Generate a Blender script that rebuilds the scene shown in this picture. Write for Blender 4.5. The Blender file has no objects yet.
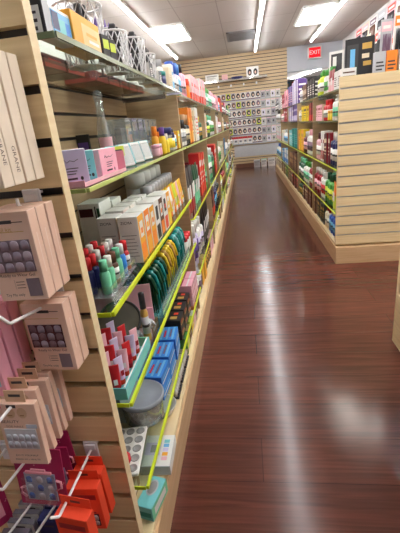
import bpy, bmesh, math, random
from mathutils import Vector, Matrix
random.seed(7)
PI = math.pi
scn = bpy.context.scene
COL = scn.collection

# ------------------------------------------------------------------ materials
def lin(c):
    return tuple(((v/255)/12.92 if v/255 <= .04045 else ((v/255+.055)/1.055)**2.4) for v in c)
C = dict(white=(236,234,230), cream=(232,218,190), beige=(205,184,155), grey=(150,148,146), silver=(185,186,190),
  charcoal=(58,56,58), black=(26,25,28), red=(200,34,40), crimson=(150,24,40), scarlet=(226,70,40), orange=(238,132,36),
  amber=(240,170,50), yellow=(240,208,50), lime=(205,220,60), green=(70,150,62), dgreen=(30,84,58), mint=(120,205,165),
  teal=(30,138,132), aqua=(120,200,205), sky=(110,180,225), blue=(40,90,190), royal=(50,130,215), navy=(28,34,92),
  purple=(92,62,140), lavender=(212,202,232), magenta=(168,34,90), ivory=(230,214,194), pink=(244,174,194), rose=(238,185,195), blush=(228,190,168),
  brown=(98,62,44), tan=(170,130,92), maroon=(84,26,36), gold=(200,160,80), nude=(215,182,152), peach=(236,206,190),
  plum=(112,84,104), smoke=(104,102,116), palewood=(214,190,154))
_m = {}
def nodes_of(m):
    m.use_nodes = True
    nt = m.node_tree
    return nt, nt.nodes, nt.links
def pbsdf(name, col, rough=.45, metal=0., noise=.10, scale=30., spec=.5, coat=0.):
    """principled with a faint procedural mottling of the surface's own colour"""
    key = ('p', name)
    if key in _m: return _m[key]
    m = bpy.data.materials.new(name); nt, n, l = nodes_of(m)
    b = n['Principled BSDF']
    r, g, bl = lin(col)
    tc = n.new('ShaderNodeTexCoord'); nz = n.new('ShaderNodeTexNoise'); nz.inputs['Scale'].default_value = scale
    nz.inputs['Detail'].default_value = 2
    mx = n.new('ShaderNodeMix'); mx.data_type = 'RGBA'
    mx.inputs[6].default_value = (r*(1-noise), g*(1-noise), bl*(1-noise), 1)
    mx.inputs[7].default_value = (min(1, r*(1+noise)), min(1, g*(1+noise)), min(1, bl*(1+noise)), 1)
    l.new(tc.outputs['Object'], nz.inputs['Vector']); l.new(nz.outputs['Fac'], mx.inputs[0]); l.new(mx.outputs[2], b.inputs['Base Color'])
    b.inputs['Roughness'].default_value = rough; b.inputs['Metallic'].default_value = metal
    b.inputs['Specular IOR Level'].default_value = spec
    if coat: b.inputs['Coat Weight'].default_value = coat
    _m[key] = m
    return m
def K(c, rough=.42):
    """plain coloured plastic or card by colour name"""
    return pbsdf('%s_%d' % (c, int(rough*100)), C[c], rough)
def clear(name, tint, base=.04, rough=.05, fres=1.45, body=0., bodycol=(255,255,255)):
    key = ('c', name)
    if key in _m: return _m[key]
    m = bpy.data.materials.new(name); nt, n, l = nodes_of(m); n.remove(n['Principled BSDF'])
    out = n['Material Output']
    t = n.new('ShaderNodeBsdfTransparent'); t.inputs[0].default_value = (*lin(tint), 1)
    gl = n.new('ShaderNodeBsdfGlossy'); gl.inputs['Roughness'].default_value = rough
    fr = n.new('ShaderNodeFresnel'); fr.inputs[0].default_value = fres
    ad = n.new('ShaderNodeMath'); ad.operation = 'ADD'; ad.inputs[1].default_value = base; ad.use_clamp = True
    ge = n.new('ShaderNodeNewGeometry'); iv = n.new('ShaderNodeMath'); iv.operation = 'SUBTRACT'; iv.inputs[0].default_value = 1
    l.new(ge.outputs['Backfacing'], iv.inputs[1])
    ml = n.new('ShaderNodeMath'); ml.operation = 'MULTIPLY'   # reflect at the outer surface only
    l.new(fr.outputs[0], ad.inputs[0]); l.new(ad.outputs[0], ml.inputs[0]); l.new(iv.outputs[0], ml.inputs[1])
    first = t
    if body:
        df = n.new('ShaderNodeBsdfDiffuse'); df.inputs[0].default_value = (*lin(bodycol), 1)
        m0 = n.new('ShaderNodeMixShader'); m0.inputs[0].default_value = body
        l.new(t.outputs[0], m0.inputs[1]); l.new(df.outputs[0], m0.inputs[2]); first = m0
    mx = n.new('ShaderNodeMixShader')
    l.new(ml.outputs[0], mx.inputs[0]); l.new(first.outputs[0], mx.inputs[1]); l.new(gl.outputs[0], mx.inputs[2])
    l.new(mx.outputs[0], out.inputs[0])
    _m[key] = m
    return m
def emit(name, col, s):
    m = bpy.data.materials.new(name); nt, n, l = nodes_of(m); n.remove(n['Principled BSDF'])
    e = n.new('ShaderNodeEmission'); e.inputs[0].default_value = (*lin(col), 1); e.inputs[1].default_value = s
    l.new(e.outputs[0], n['Material Output'].inputs[0])
    return m
def wood(name, c1, c2, rough=.5, sx=1.2, sy=1.2, sz=26., coat=0.):
    m = bpy.data.materials.new(name); nt, n, l = nodes_of(m); b = n['Principled BSDF']
    tc = n.new('ShaderNodeTexCoord'); mp = n.new('ShaderNodeMapping'); mp.inputs['Scale'].default_value = (sx, sy, sz)
    nz = n.new('ShaderNodeTexNoise'); nz.inputs['Scale'].default_value = 3.; nz.inputs['Detail'].default_value = 6; nz.inputs['Distortion'].default_value = .6
    cr = n.new('ShaderNodeValToRGB'); cr.color_ramp.elements[0].position = .3; cr.color_ramp.elements[1].position = .72
    cr.color_ramp.elements[0].color = (*lin(c1), 1); cr.color_ramp.elements[1].color = (*lin(c2), 1)
    l.new(tc.outputs['Object'], mp.inputs[0]); l.new(mp.outputs[0], nz.inputs['Vector']); l.new(nz.outputs['Fac'], cr.inputs[0]); l.new(cr.outputs[0], b.inputs['Base Color'])
    b.inputs['Roughness'].default_value = rough
    return m
M_MAPLE = wood('maple_laminate', (214,190,146), (232,211,168))
M_MAPLE_EDGE = wood('maple_edge', (226,202,158), (236,216,176))
M_KICK = wood('maple_kick', (196,160,120), (214,182,142), sx=1.2, sy=1.2, sz=20)
M_BACKPANEL = wood('back_slat_laminate', (168,140,108), (190,162,128))
M_SLOT = pbsdf('slot_metal', (178,180,196), .4, .2)
M_SLOTSHADE = pbsdf('slot_metal_shaded', (66,67,74), .45, .2)  # slot metal again, with the near panel's slot shade put into the colour
M_SLOTDARK = pbsdf('slot_dark', (60,56,54), .6)
M_GLASS = clear('shelf_glass', (240,248,243), base=.04, rough=.04, fres=1.5)
M_GEDGE = pbsdf('glass_edge_green', (124,136,100), .2)
M_LIME = pbsdf('lime_edge_strip', (212,228,40), .35, noise=.04)
M_PALELIME = pbsdf('pale_lime_edge', (196,208,120), .3)
M_CLEAR = clear('clear_acrylic', (250,252,252), base=.16, rough=.06, body=.20, bodycol=(232,236,238))
M_FILM = clear('clear_film', (250,251,252), base=.07, rough=.12, body=.05, bodycol=(235,238,240))
M_SMOKE = clear('smoky_film', (170,160,175), base=.10, rough=.15, body=.35, bodycol=(110,98,112))
M_TEALFILM = clear('teal_film', (225,245,243), base=.14, rough=.15, body=.3, bodycol=(150,205,205))
M_SHOWGLASS = clear('showcase_glass', (236,243,246), base=.08, rough=.03)
M_WIRE = pbsdf('white_wire', (238,238,240), .3, noise=.02)
M_CHROME = pbsdf('chrome', (205,206,210), .2, .9)
M_CEILLIGHT = emit('troffer_glow', (255,250,240), 10.)
M_TUBE = emit('led_tube_glow', (250,252,255), 46.)
M_EXIT = emit('exit_red_glow', (226,34,44), 1.0)
M_EXITL = emit('exit_letter_glow', (255,170,170), 1.3)
M_FRAME = pbsdf('white_metal_frame', (225,224,220), .4)
M_WALL = pbsdf('painted_wall', (214,212,210), .8, noise=.03, scale=4)
M_SOFFIT = pbsdf('pale_grey_paint', (196,200,208), .8, noise=.03, scale=4)
M_SLATWALL = wood('back_wall_slat', (196,170,132), (214,190,152))
M_VENT = pbsdf('vent_grey', (120,120,122), .5)

def floor_mat():
    m = bpy.data.materials.new('reddish_laminate_planks'); nt, n, l = nodes_of(m); b = n['Principled BSDF']
    tc = n.new('ShaderNodeTexCoord')
    br = n.new('ShaderNodeTexBrick'); br.inputs['Scale'].default_value = 1
    br.inputs['Brick Width'].default_value = 1.22; br.inputs['Row Height'].default_value = .19
    br.inputs['Mortar Size'].default_value = .0014; br.inputs['Mortar Smooth'].default_value = .1
    br.inputs['Color1'].default_value = (*lin((106,60,48)), 1); br.inputs['Color2'].default_value = (*lin((92,50,41)), 1)
    br.inputs['Mortar'].default_value = (*lin((60,30,26)), 1); br.offset = .37; br.offset_frequency = 2
    mp = n.new('ShaderNodeMapping'); mp.inputs['Scale'].default_value = (1.1, 26, 1)
    nz = n.new('ShaderNodeTexNoise'); nz.inputs['Scale'].default_value = 2.2; nz.inputs['Detail'].default_value = 8; nz.inputs['Distortion'].default_value = 1.1
    cr = n.new('ShaderNodeValToRGB'); cr.color_ramp.elements[0].position = .34; cr.color_ramp.elements[1].position = .68
    cr.color_ramp.elements[0].color = (.64, .63, .63, 1); cr.color_ramp.elements[1].color = (1.12, 1.08, 1.05, 1)
    mx = n.new('ShaderNodeMix'); mx.data_type = 'RGBA'; mx.blend_type = 'MULTIPLY'; mx.inputs[0].default_value = 1
    l.new(tc.outputs['Object'], br.inputs['Vector']); l.new(tc.outputs['Object'], mp.inputs[0]); l.new(mp.outputs[0], nz.inputs['Vector'])
    l.new(nz.outputs['Fac'], cr.inputs[0]); l.new(br.outputs['Color'], mx.inputs[6]); l.new(cr.outputs[0], mx.inputs[7]); l.new(mx.outputs[2], b.inputs['Base Color'])
    n2 = n.new('ShaderNodeTexNoise'); n2.inputs['Scale'].default_value = 3.5; n2.inputs['Detail'].default_value = 5
    mr = n.new('ShaderNodeMapRange'); mr.inputs[1].default_value = .3; mr.inputs[2].default_value = .7; mr.inputs[3].default_value = .13; mr.inputs[4].default_value = .20
    l.new(tc.outputs['Object'], n2.inputs['Vector']); l.new(n2.outputs['Fac'], mr.inputs[0]); l.new(mr.outputs[0], b.inputs['Roughness'])
    b.inputs['Specular IOR Level'].default_value = .36
    return m
def ceil_mat():
    m = bpy.data.materials.new('ceiling_tiles'); nt, n, l = nodes_of(m); b = n['Principled BSDF']
    tc = n.new('ShaderNodeTexCoord'); mp = n.new('ShaderNodeMapping'); mp.inputs['Location'].default_value = (.30, -.07, 0)
    br = n.new('ShaderNodeTexBrick'); br.inputs['Scale'].default_value = 1; br.offset = 0
    br.inputs['Brick Width'].default_value = .61; br.inputs['Row Height'].default_value = 1.22; br.inputs['Mortar Size'].default_value = .008
    br.inputs['Color1'].default_value = (*lin((196,190,184)), 1); br.inputs['Color2'].default_value = (*lin((188,182,176)), 1); br.inputs['Mortar'].default_value = (*lin((164,158,152)), 1)
    l.new(tc.outputs['Object'], mp.inputs[0]); l.new(mp.outputs[0], br.inputs['Vector']); l.new(br.outputs['Color'], b.inputs['Base Color'])
    b.inputs['Roughness'].default_value = .9
    return m

# ------------------------------------------------------------------ mesh building
class MB:
    def __init__(s): s.v=[]; s.f=[]; s.mi=[]; s.sm=[]; s.mats=[]
    def m(s, mat):
        if mat not in s.mats: s.mats.append(mat)
        return s.mats.index(mat)
    def add(s, vs, fs, mat, smooth=False, T=None):
        o=len(s.v); k=s.m(mat)
        s.v += [tuple(T@Vector(v)) if T else tuple(v) for v in vs]
        for f in fs: s.f.append([i+o for i in f]); s.mi.append(k); s.sm.append(smooth)
        return s
    def box(s, x0,x1,y0,y1,z0,z1, mat, bev=0., T=None, side=None, top=None):
        """bevelled box; side = material of the two x faces, top = material of the top"""
        if bev<=0:
            vs=[(x0,y0,z0),(x1,y0,z0),(x1,y1,z0),(x0,y1,z0),(x0,y0,z1),(x1,y0,z1),(x1,y1,z1),(x0,y1,z1)]
            fs=[(3,2,1,0),(0,1,5,4),(2,3,7,6)]
            s.add(vs,fs,mat,False,T); s.add(vs,[(1,2,6,5),(3,0,4,7)],side or mat,False,T); s.add(vs,[(4,5,6,7)],top or mat,False,T); return s
        b=bev; vs=[]; idx={}
        for i,(x,sx) in enumerate(((x0,1),(x1,-1))):
            for j,(y,sy) in enumerate(((y0,1),(y1,-1))):
                for k,(z,sz) in enumerate(((z0,1),(z1,-1))):
                    idx[(i,j,k)]=len(vs)
                    vs += [(x,y+sy*b,z+sz*b),(x+sx*b,y,z+sz*b),(x+sx*b,y+sy*b,z)]
        I=lambda i,j,k,a: idx[(i,j,k)]+a
        fx=[[I(0,0,0,0),I(0,0,1,0),I(0,1,1,0),I(0,1,0,0)],[I(1,0,0,0),I(1,1,0,0),I(1,1,1,0),I(1,0,1,0)]]
        fy=[[I(0,0,0,1),I(1,0,0,1),I(1,0,1,1),I(0,0,1,1)],[I(0,1,0,1),I(0,1,1,1),I(1,1,1,1),I(1,1,0,1)]]
        ft=[[I(0,0,1,2),I(1,0,1,2),I(1,1,1,2),I(0,1,1,2)]]; fb=[[I(0,0,0,2),I(0,1,0,2),I(1,1,0,2),I(1,0,0,2)]]
        e=[]
        for j in (0,1):
            for k in (0,1): e.append([I(0,j,k,1),I(1,j,k,1),I(1,j,k,2),I(0,j,k,2)])
        for i in (0,1):
            for k in (0,1): e.append([I(i,0,k,0),I(i,1,k,0),I(i,1,k,2),I(i,0,k,2)])
            for j in (0,1): e.append([I(i,j,0,0),I(i,j,1,0),I(i,j,1,1),I(i,j,0,1)])
            for j in (0,1):
                for k in (0,1): e.append([I(i,j,k,0),I(i,j,k,1),I(i,j,k,2)])
        s.add(vs,fy+fb+e,mat,False,T); s.add(vs,fx,side or mat,False,T); s.add(vs,ft,top or mat,False,T)
        return s
    def lathe(s, prof, mat, n=14, T=None, sy=1., smooth=True, a0=0., a1=2*PI):
        full=abs(a1-a0-2*PI)<1e-6; m=n if full else n+1; vs=[]; fs=[]
        for r,z in prof:
            for k in range(m):
                a=a0+(a1-a0)*k/n; vs.append((r*math.cos(a), r*math.sin(a)*sy, z))
        for i in range(len(prof)-1):
            for k in range(n):
                k2=(k+1)%m; fs.append((i*m+k,i*m+k2,(i+1)*m+k2,(i+1)*m+k))
        if full:
            if prof[0][0]>1e-6: fs.append(tuple(range(m-1,-1,-1)))
            if prof[-1][0]>1e-6: fs.append(tuple((len(prof)-1)*m+k for k in range(m)))
        return s.add(vs,fs,mat,smooth,T)
    def tube(s, pts, r, mat, n=8, T=None, closed=False):
        P=[Vector(p) for p in pts]; vs=[]; fs=[]; L=len(P)
        for i,p in enumerate(P):
            if closed: d=(P[(i+1)%L]-P[i-1])
            else: d=(P[min(i+1,L-1)]-P[max(i-1,0)])
            d.normalize(); up=Vector((0,0,1)) if abs(d.z)<.9 else Vector((1,0,0))
            a=d.cross(up).normalized(); b=d.cross(a).normalized(); rr=r[i] if isinstance(r,(list,tuple)) else r
            vs += [p+a*rr*math.cos(2*PI*k/n)+b*rr*math.sin(2*PI*k/n) for k in range(n)]
        for i in range(L if closed else L-1):
            j=(i+1)%L
            fs += [(i*n+k,i*n+(k+1)%n,j*n+(k+1)%n,j*n+k) for k in range(n)]
        if not closed: fs += [tuple(range(n-1,-1,-1)), tuple((L-1)*n+k for k in range(n))]
        return s.add(vs,fs,mat,True,T)
    def quad(s, a,b,c,d, mat, T=None): return s.add([a,b,c,d],[(0,1,2,3)],mat,False,T)
    def fy(s, y, x0,x1,z0,z1, mat):   # print on the front (-y) face
        return s.quad((x0,y,z0),(x1,y,z0),(x1,y,z1),(x0,y,z1),mat)
    def fx(s, x, y0,y1,z0,z1, mat):   # print on the +x face
        return s.quad((x,y0,z0),(x,y1,z0),(x,y1,z1),(x,y0,z1),mat)
    def ft(s, z, x0,x1,y0,y1, mat): return s.quad((x0,y0,z),(x1,y0,z),(x1,y1,z),(x0,y1,z),mat)
    def mesh(s, name):
        me=bpy.data.meshes.new(name); me.from_pydata([tuple(v) for v in s.v],[],s.f)
        for m in s.mats: me.materials.append(m)
        me.polygons.foreach_set('material_index', s.mi); me.polygons.foreach_set('use_smooth', s.sm)
        me.update(); return me
_mesh={}
def cm(key, fn):
    if key not in _mesh: _mesh[key]=fn().mesh(str(key[0]))
    return _mesh[key]
def ob(name, me, parent=None, loc=(0,0,0), rot=(0,0,0)):
    if isinstance(me, MB): me=me.mesh(name)
    o=bpy.data.objects.new(name, me); COL.objects.link(o)
    if parent: o.parent=parent
    o.location=loc; o.rotation_euler=rot if isinstance(rot,tuple) else (0,0,rot)
    return o
def tag(o, label, cat, group=None):
    n=len(label.split())
    if n>16 or n<4: print('LABELWORDS', n, label)
    o['label']=label; o['category']=cat
    if group: o['group']=group
    return o
def struct(name, mb, parent=None):
    o=ob(name, mb, parent)
    if not parent: o['kind']='structure'
    return o
def empty(name, loc, rz=0.):
    o=bpy.data.objects.new(name,None); COL.objects.link(o); o.empty_display_size=.05
    o.location=loc; o.rotation_euler=(0,0,rz); return o
_txt={}
def text(body, size, mat, parent, loc, rot=(PI/2,0,0), name='lettering'):
    k=(body,size,mat.name)
    if k not in _txt:
        cu=bpy.data.curves.new('t','FONT'); cu.body=body; cu.size=size; cu.align_x='CENTER'; cu.align_y='CENTER'; cu.resolution_u=2
        t=bpy.data.objects.new('t',cu); COL.objects.link(t); dg=bpy.context.evaluated_depsgraph_get()
        me=bpy.data.meshes.new_from_object(t.evaluated_get(dg)); bpy.data.objects.remove(t); me.materials.clear(); me.materials.append(mat); me.name='lettering'
        _txt[k]=me
    return ob(name,_txt[k],parent,loc,rot)
ORD='first second third fourth fifth sixth seventh eighth ninth tenth eleventh twelfth thirteenth fourteenth fifteenth sixteenth seventeenth eighteenth nineteenth twentieth'.split()

def prints(mb, parent):
    """printed patches, one part per face of the box they lie on"""
    sets={}
    for f,mi,sm in zip(mb.f,mb.mi,mb.sm):
        a,b,c=[Vector(mb.v[i]) for i in f[:3]]; n=(b-a).cross(c-a)
        k=max(range(3),key=lambda i:abs(n[i])); nm=('side_print','front_print','top_print')[k]
        q=sets.setdefault(nm,MB()); q.add([mb.v[i] for i in f],[tuple(range(len(f)))],mb.mats[mi],sm)
    for nm,q in sets.items(): ob(nm,q,parent)

# ------------------------------------------------------------------ camera
cam=bpy.data.cameras.new('camera'); co=bpy.data.objects.new('camera',cam); COL.objects.link(co); scn.camera=co
F,PITCH,YAW,ROLL,HC=377.2687,.3524,.1458,-.1047,1.1423
cam.sensor_fit='VERTICAL'; cam.sensor_height=36; cam.sensor_width=36; cam.lens=F/533*36; cam.clip_start=.02; cam.clip_end=60
fw=Vector((-math.sin(YAW)*math.cos(PITCH), math.cos(YAW)*math.cos(PITCH), -math.sin(PITCH)))
r0=Vector((math.cos(YAW),math.sin(YAW),0)); u0=r0.cross(fw)
rr=math.cos(ROLL)*r0+math.sin(ROLL)*u0; uu=-math.sin(ROLL)*r0+math.cos(ROLL)*u0
co.matrix_world=Matrix(((rr.x,uu.x,-fw.x,0),(rr.y,uu.y,-fw.y,0),(rr.z,uu.z,-fw.z,HC),(0,0,0,1)))

# ------------------------------------------------------------------ room shell
XL,XR,YB,YF,H=-2.05,2.42,10.63,-4.0,2.74
struct('floor', MB().box(XL-.3,4.8,YF-.2,20.2,-.06,0,floor_mat()))
struct('ceiling', MB().box(XL-.3,4.8,YF-.2,20.2,H,H+.06,ceil_mat()))
struct('wall_left', MB().box(XL-.12,XL,YF,YB,0,H,M_WALL))
struct('wall_right', MB().box(XR,XR+.12,YF,YB+.2,0,H,M_WALL))
struct('wall_front', MB().box(XL-.12,XR+.12,YF-.12,YF,0,H,M_SLATWALL))
def slats(mb, x0,x1,y,z0,z1, mat, slot, pitch=.0762, gap=.009, t=.019, back=None, face=-1, slotmat=None):
    """horizontal boards with slots; front plane at y, facing -y; boards from the top down"""
    z=z1
    while z>z0+.01:
        zb=max(z-pitch+gap,z0); mb.box(x0,x1,y,y+t,zb,z,mat); z-=pitch
    mb.box(x0,x1,y+t*.55,y+t+.004,z0,z1,slot)
    return mb
struct('wall_back', slats(MB(),XL,1.12,YB,0,H,M_SLATWALL,M_SLOTDARK,gap=.016))
struct('soffit_back', MB().box(1.12,XR,YB-.02,YB+.12,2.19,H,M_SOFFIT))
struct('wall_far', MB().box(XL,4.8,20.0,20.1,0,H,M_WALL))
struct('wall_far_right', MB().box(4.7,4.8,YB+.2,20.0,0,H,M_WALL))
struct('wall_far_left', MB().box(1.0,1.1,YB+.15,20.0,0,H,M_WALL))
struct('baseboard_back', MB().box(-.28,1.06,YB-.03,YB-.002,.0,.10,K('brown',.6)))
struct('trim_back', MB().box(-.30,1.06,YB-.012,YB-.001,.28,.56,K('silver',.6)))

def troffer(x,y,label):
    e=empty('ceiling_light',(x,y,H-.03)); tag(e,label,'ceiling light','ceiling light panels')
    w,d=.29,.62
    fr=MB()
    for a in ((-w,-w+.02,-d,d),(w-.02,w,-d,d),(-w,w,-d,-d+.02),(-w,w,d-.02,d)): fr.box(*a,0,.03,M_FRAME)
    ob('frame',cm(('frame',),lambda:fr),e); ob('diffuser',cm(('diffuser',),lambda:MB().box(-w+.02,w-.02,-d+.02,d-.02,.008,.03,M_CEILLIGHT)),e)
troffer(-1.19,7.59,'square white glowing ceiling panel at left, beside the left light strip')
troffer(1.30,7.69,'white glowing ceiling panel at right, beside the red exit sign side strip')
for i,(x,y) in enumerate(((1.30,4.55),(-1.19,4.5),(1.30,1.4),(-1.19,1.4))):
    troffer(x,y,'white ceiling panel overhead '+('over right gondola near end','over left gondola second bay','over glass showcase','over left gondola near end')[i])
def tube_light(x,y0,y1,label):
    e=empty('tube_light',(x,y0,H-.07)); tag(e,label,'strip light','ceiling light strips')
    L=y1-y0
    ob('housing',MB().box(-.038,.038,0,L,.036,.07,M_FRAME),e); ob('tube',MB().tube([(0,.01,.02),(0,L-.01,.02)],.012,M_TUBE,8),e)
    for a,b in ((-.004,.012),(L-.012,L+.004)): ob('end_cap',MB().box(-.025,.025,a,b,.0,.04,M_VENT),e)
tube_light(-1.49,-.8,9.9,'long white light strip on ceiling over left gondola')
tube_light(.35,-.6,10.28,'long white light strip on ceiling above the middle of the aisle')
tube_light(1.58,-.8,9.92,'long white light strip on ceiling over right gondola')
for i,(x0,y0,x1,y1) in enumerate(((2.0,18.9,2.85,15.5),(3.55,17.6,3.80,15.6))):
    e=empty('tube_light',(x0,y0,H-.07),math.atan2(y1-y0,x1-x0)); L=math.hypot(x1-x0,y1-y0)
    tag(e,('left' if i==0 else 'right')+' one of two light strips in the room beyond the opening','strip light','far room light strips')
    ob('housing',MB().box(0,L,-.03,.03,.035,.07,M_FRAME),e); ob('tube',MB().tube([(0,0,.015),(L,0,.015)],.03,M_TUBE,8),e)
# ceiling vent
e=empty('ceiling_vent',(.04,8.55,H-.02)); tag(e,'square grey air vent in the ceiling left of middle strip light','vent')
ob('backing',MB().box(-.27,.27,-.38,.38,.012,.02,M_SLOTDARK),e)
fr=MB()
for a in ((-.29,-.25,-.4,.4),(.25,.29,-.4,.4),(-.29,.29,-.4,-.36),(-.29,.29,.36,.4)): fr.box(*a,0,.02,M_VENT)
ob('frame',fr,e)
for k in range(9): ob('slat',cm(('ventslat',),lambda:MB().box(-.25,.25,-.02,.02,.002,.008,M_VENT)),e,(0,-.32+.08*k,0))
# exit sign
e=empty('exit_sign',(1.765,YB-.10,2.545)); tag(e,'red lit exit sign high on pale grey wall over the opening','sign')
ob('housing',MB().box(-.16,.16,0,.07,-.13,.13,M_FRAME,.006),e)
fc=ob('face',MB().box(-.135,.135,-.004,.001,-.105,.105,M_EXIT),e)
text('EXIT',.125,M_EXITL,fc,(0,-.006,0))

# ------------------------------------------------------------------ gondolas
T=1.3716; S=.0762
def end_panel(x0,x1,y,gap,deep,slot):
    mb=MB()
    # boards: slot centres at T - k*S
    tops=[T]+[T-S*k-gap/2 for k in range(1,16)]; bots=[T-S*k+gap/2 for k in range(1,16)]+[.152]
    for zt,zb in zip(tops,bots): mb.box(x0,x1,y,y+.019,zb,zt,M_MAPLE)
    mb.box(x0,x1,y+deep,y+.021,.152,T,slot)
    return mb
def gondola(label, xf, s, y0, y1, bays, kick_y, panel_x0, panel_x1):
    """s=+1: shelves face +x (left unit); s=-1: shelves face -x (right unit)"""
    xb=xf-s*.273; xc=xb-s*.03; xo=xc-s*.303
    e=empty('display_gondola',((xf+xo)/2,y0,0)); tag(e,label,'shelving unit')
    ex=e.location.x
    L=lambda x:x-ex
    a,b=sorted((panel_x0,panel_x1))
    ob('end_panel',end_panel(L(a),L(b),0,*((.0135,.017,M_SLOTSHADE) if s>0 else (.0115,.010,M_SLOT))),e)
    for xx in (a,b):
        sx=-.002 if xx==a else 0
        ob('edge_band',MB().box(L(xx)+sx,L(xx)+sx+.002,-.001,.022,.152,T,M_MAPLE_EDGE),e)
    # spine slat panel: grooves run along y
    sp=MB()
    w0,w1=sorted((L(xb),L(xb)-s*.06)); z=T
    for k in range(16):
        sp.box(w0,w1,.022,y1-y0,T-S*(k+1)+.010,T-S*k,M_BACKPANEL)
    sp.box(w0+.012,w1-.012,.022,y1-y0,.152,T,M_SLOTDARK)
    ob('slat_back_panel',sp,e)
    d0,d1=sorted((L(xf),L(xo)))
    ob('base_deck',MB().box(d0,d1,.022,y1-y0,.134,.152,M_MAPLE,.002),e)
    ob('kick_board',MB().box(d0-.008,d1+.008,kick_y-y0,y1-y0,0,.133,M_KICK),e)
    for yb in bays:
        x0_,x1_=sorted((L(xf)-s*.016,L(xb)-s*.0))
        ob('divider',MB().box(x0_,x1_,yb-y0-.009,yb-y0+.009,.153,1.296,M_BACKPANEL,.001),e)
    return e
LB=[1.965,3.24,4.5,5.8,7.08,8.36]
gondola('long maple slat shelving unit on the left side of the aisle',-.298,1,.59,9.6,LB,.60,-.90,-.298)
RB=[4.24,5.46,6.68,7.9]
gondola('long maple slat shelving unit on the right side of the aisle',.680,-1,3.0,9.2,RB,2.965,.675,1.25)

def shelf(side, y0, y1, z, xf, xb, mat, label, thick=.008):
    e=ob('glass_shelf',MB().box(min(xf,xb),max(xf,xb),y0,y1,z-thick/2,z+thick/2,M_GLASS)); tag(e,label,'shelf')
    s=1 if side=='left' else -1
    a,b=sorted((xf+s*.0003,xf+s*.0035)) if mat is M_GEDGE else sorted((xf+s*.0003,xf+s*.007))
    ob('edge_strip',MB().box(a,b,y0,y1,z-thick/2-.001,z+thick/2+.001,mat),e)
    a,b=sorted((xf,xb))
    ob('end_strip',MB().box(a,b,y0-.003,y0-.0003,z-thick/2-.001,z+thick/2+.001,mat),e)
    for yy in (y0+.03,y1-.03):   # bracket arms under the glass
        x0_,x1_=sorted((xb,xf-s*.06))
        ob('bracket',MB().box(x0_,x1_,yy-.003,yy+.003,z-thick/2-.0205,z-thick/2-.0005,M_CHROME),e)
    return e
BAY=['first','second','third','fourth','fifth','sixth','seventh']
Z1=[(1.308,'top',M_GEDGE),(1.052,'second',M_PALELIME),(.790,'third',M_LIME),(.553,'fourth',M_LIME),(.289,'fifth',M_LIME)]
for z,n,mt in Z1: shelf('left',.685,1.95,z,-.300,-.572,mt,f'{n} glass shelf from top in the nearest left bay',.0055 if n=='second' else .008)
Z2=[(1.296,'top',M_GEDGE),(1.052,'second',M_PALELIME),(.680,'third',M_LIME),(.362,'fourth',M_LIME)]
lys=[1.965]+LB[1:]+[9.6]
for i in range(len(lys)-1):
    for z,n,mt in Z2: shelf('left',lys[i]+.012,lys[i+1]-.012,z,-.300,-.572,mt,f'{n} glass shelf from top in {BAY[i+1]} left bay',.006)
Z3=[(1.297,'top',M_GEDGE),(1.08,'second',M_GEDGE),(.73,'third',M_LIME),(.39,'fourth',M_LIME)]
rys=[3.022]+RB+[9.2]
for i in range(len(rys)-1):
    for z,n,mt in Z3: shelf('right',rys[i]+.012,rys[i+1]-.012,z,.682,.952,mt,f'{n} glass shelf from top in {BAY[i]} right bay',.006)

# ------------------------------------------------------------------ goods (every builder: base at origin, front towards -y)
def bottle(loc, rz, h, r, body, cap, label, cat='bottle', group=None, band=None, style='round', mat=None):
    bm_=mat or K(body); sy=.62 if style in ('oval','pump_oval') else 1.
    nh=.74 if style!='tall' else .66; ch=h-h*(nh+.05)
    key=('bottle',round(h,3),round(r,3),body,style,mat.name if mat else '')
    me=cm(key,lambda:MB().lathe([(r*.92,0),(r,.004),(r,h*nh*.88),(r*.86,h*nh*.96),(r*.45,h*nh+.002),(r*.42,h*(nh+.06))],bm_,14,None,sy))
    o=ob('bottle',me,None,loc,rz); tag(o,label,cat,group)
    cr=r*(.78 if style=='tall' else .5)
    if style.startswith('pump'):
        me=cm(('pump',round(h,3),round(r,3),cap),lambda:MB().lathe([(r*.5,h*(nh+.02)),(r*.5,h*(nh+.10)),(r*.18,h*(nh+.12)),(r*.18,h*.94)],K(cap),10).box(-r*.9,r*.3,-r*.25,r*.25,h*.94,h,K(cap),.002))
        ob('pump',me,o)
    else:
        me=cm(('cap',round(h,3),round(r,3),cap,style),lambda:MB().lathe([(cr,h*(nh+.02)),(cr,h*.985),(cr*.9,h)],K(cap),12))
        ob('cap',me,o)
    if band:
        me=cm(('band',round(h,3),round(r,3),band,style),lambda:MB().lathe([(r*1.012,h*.16),(r*1.012,h*.52)],K(band,.6),14,None,sy).lathe([(r*1.02,h*.30),(r*1.02,h*.36)],K('charcoal' if band!='black' else 'gold'),14,None,sy))
        ob('paper_label',me,o)
    return o
def jar(loc, rz, h, r, body, lid, label, cat='jar', group=None, mat=None, band=None):
    me=cm(('jar',round(h,3),round(r,3),body),lambda:MB().lathe([(r*.9,0),(r,.005),(r,h*.68),(r*.9,h*.72)],mat or K(body),18))
    o=ob('jar',me,None,loc,rz); tag(o,label,cat,group)
    ob('lid',cm(('lid',round(h,3),round(r,3),lid),lambda:MB().lathe([(r*1.02,h*.70),(r*1.02,h*.96),(r*.95,h),(r*.3,h*.995)],K(lid),18)),o)
    if band: ob('paper_label',cm(('jband',round(h,3),round(r,3),band),lambda:MB().lathe([(r*1.012,h*.15),(r*1.012,h*.55)],K(band,.6),18)),o)
    return o
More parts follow.
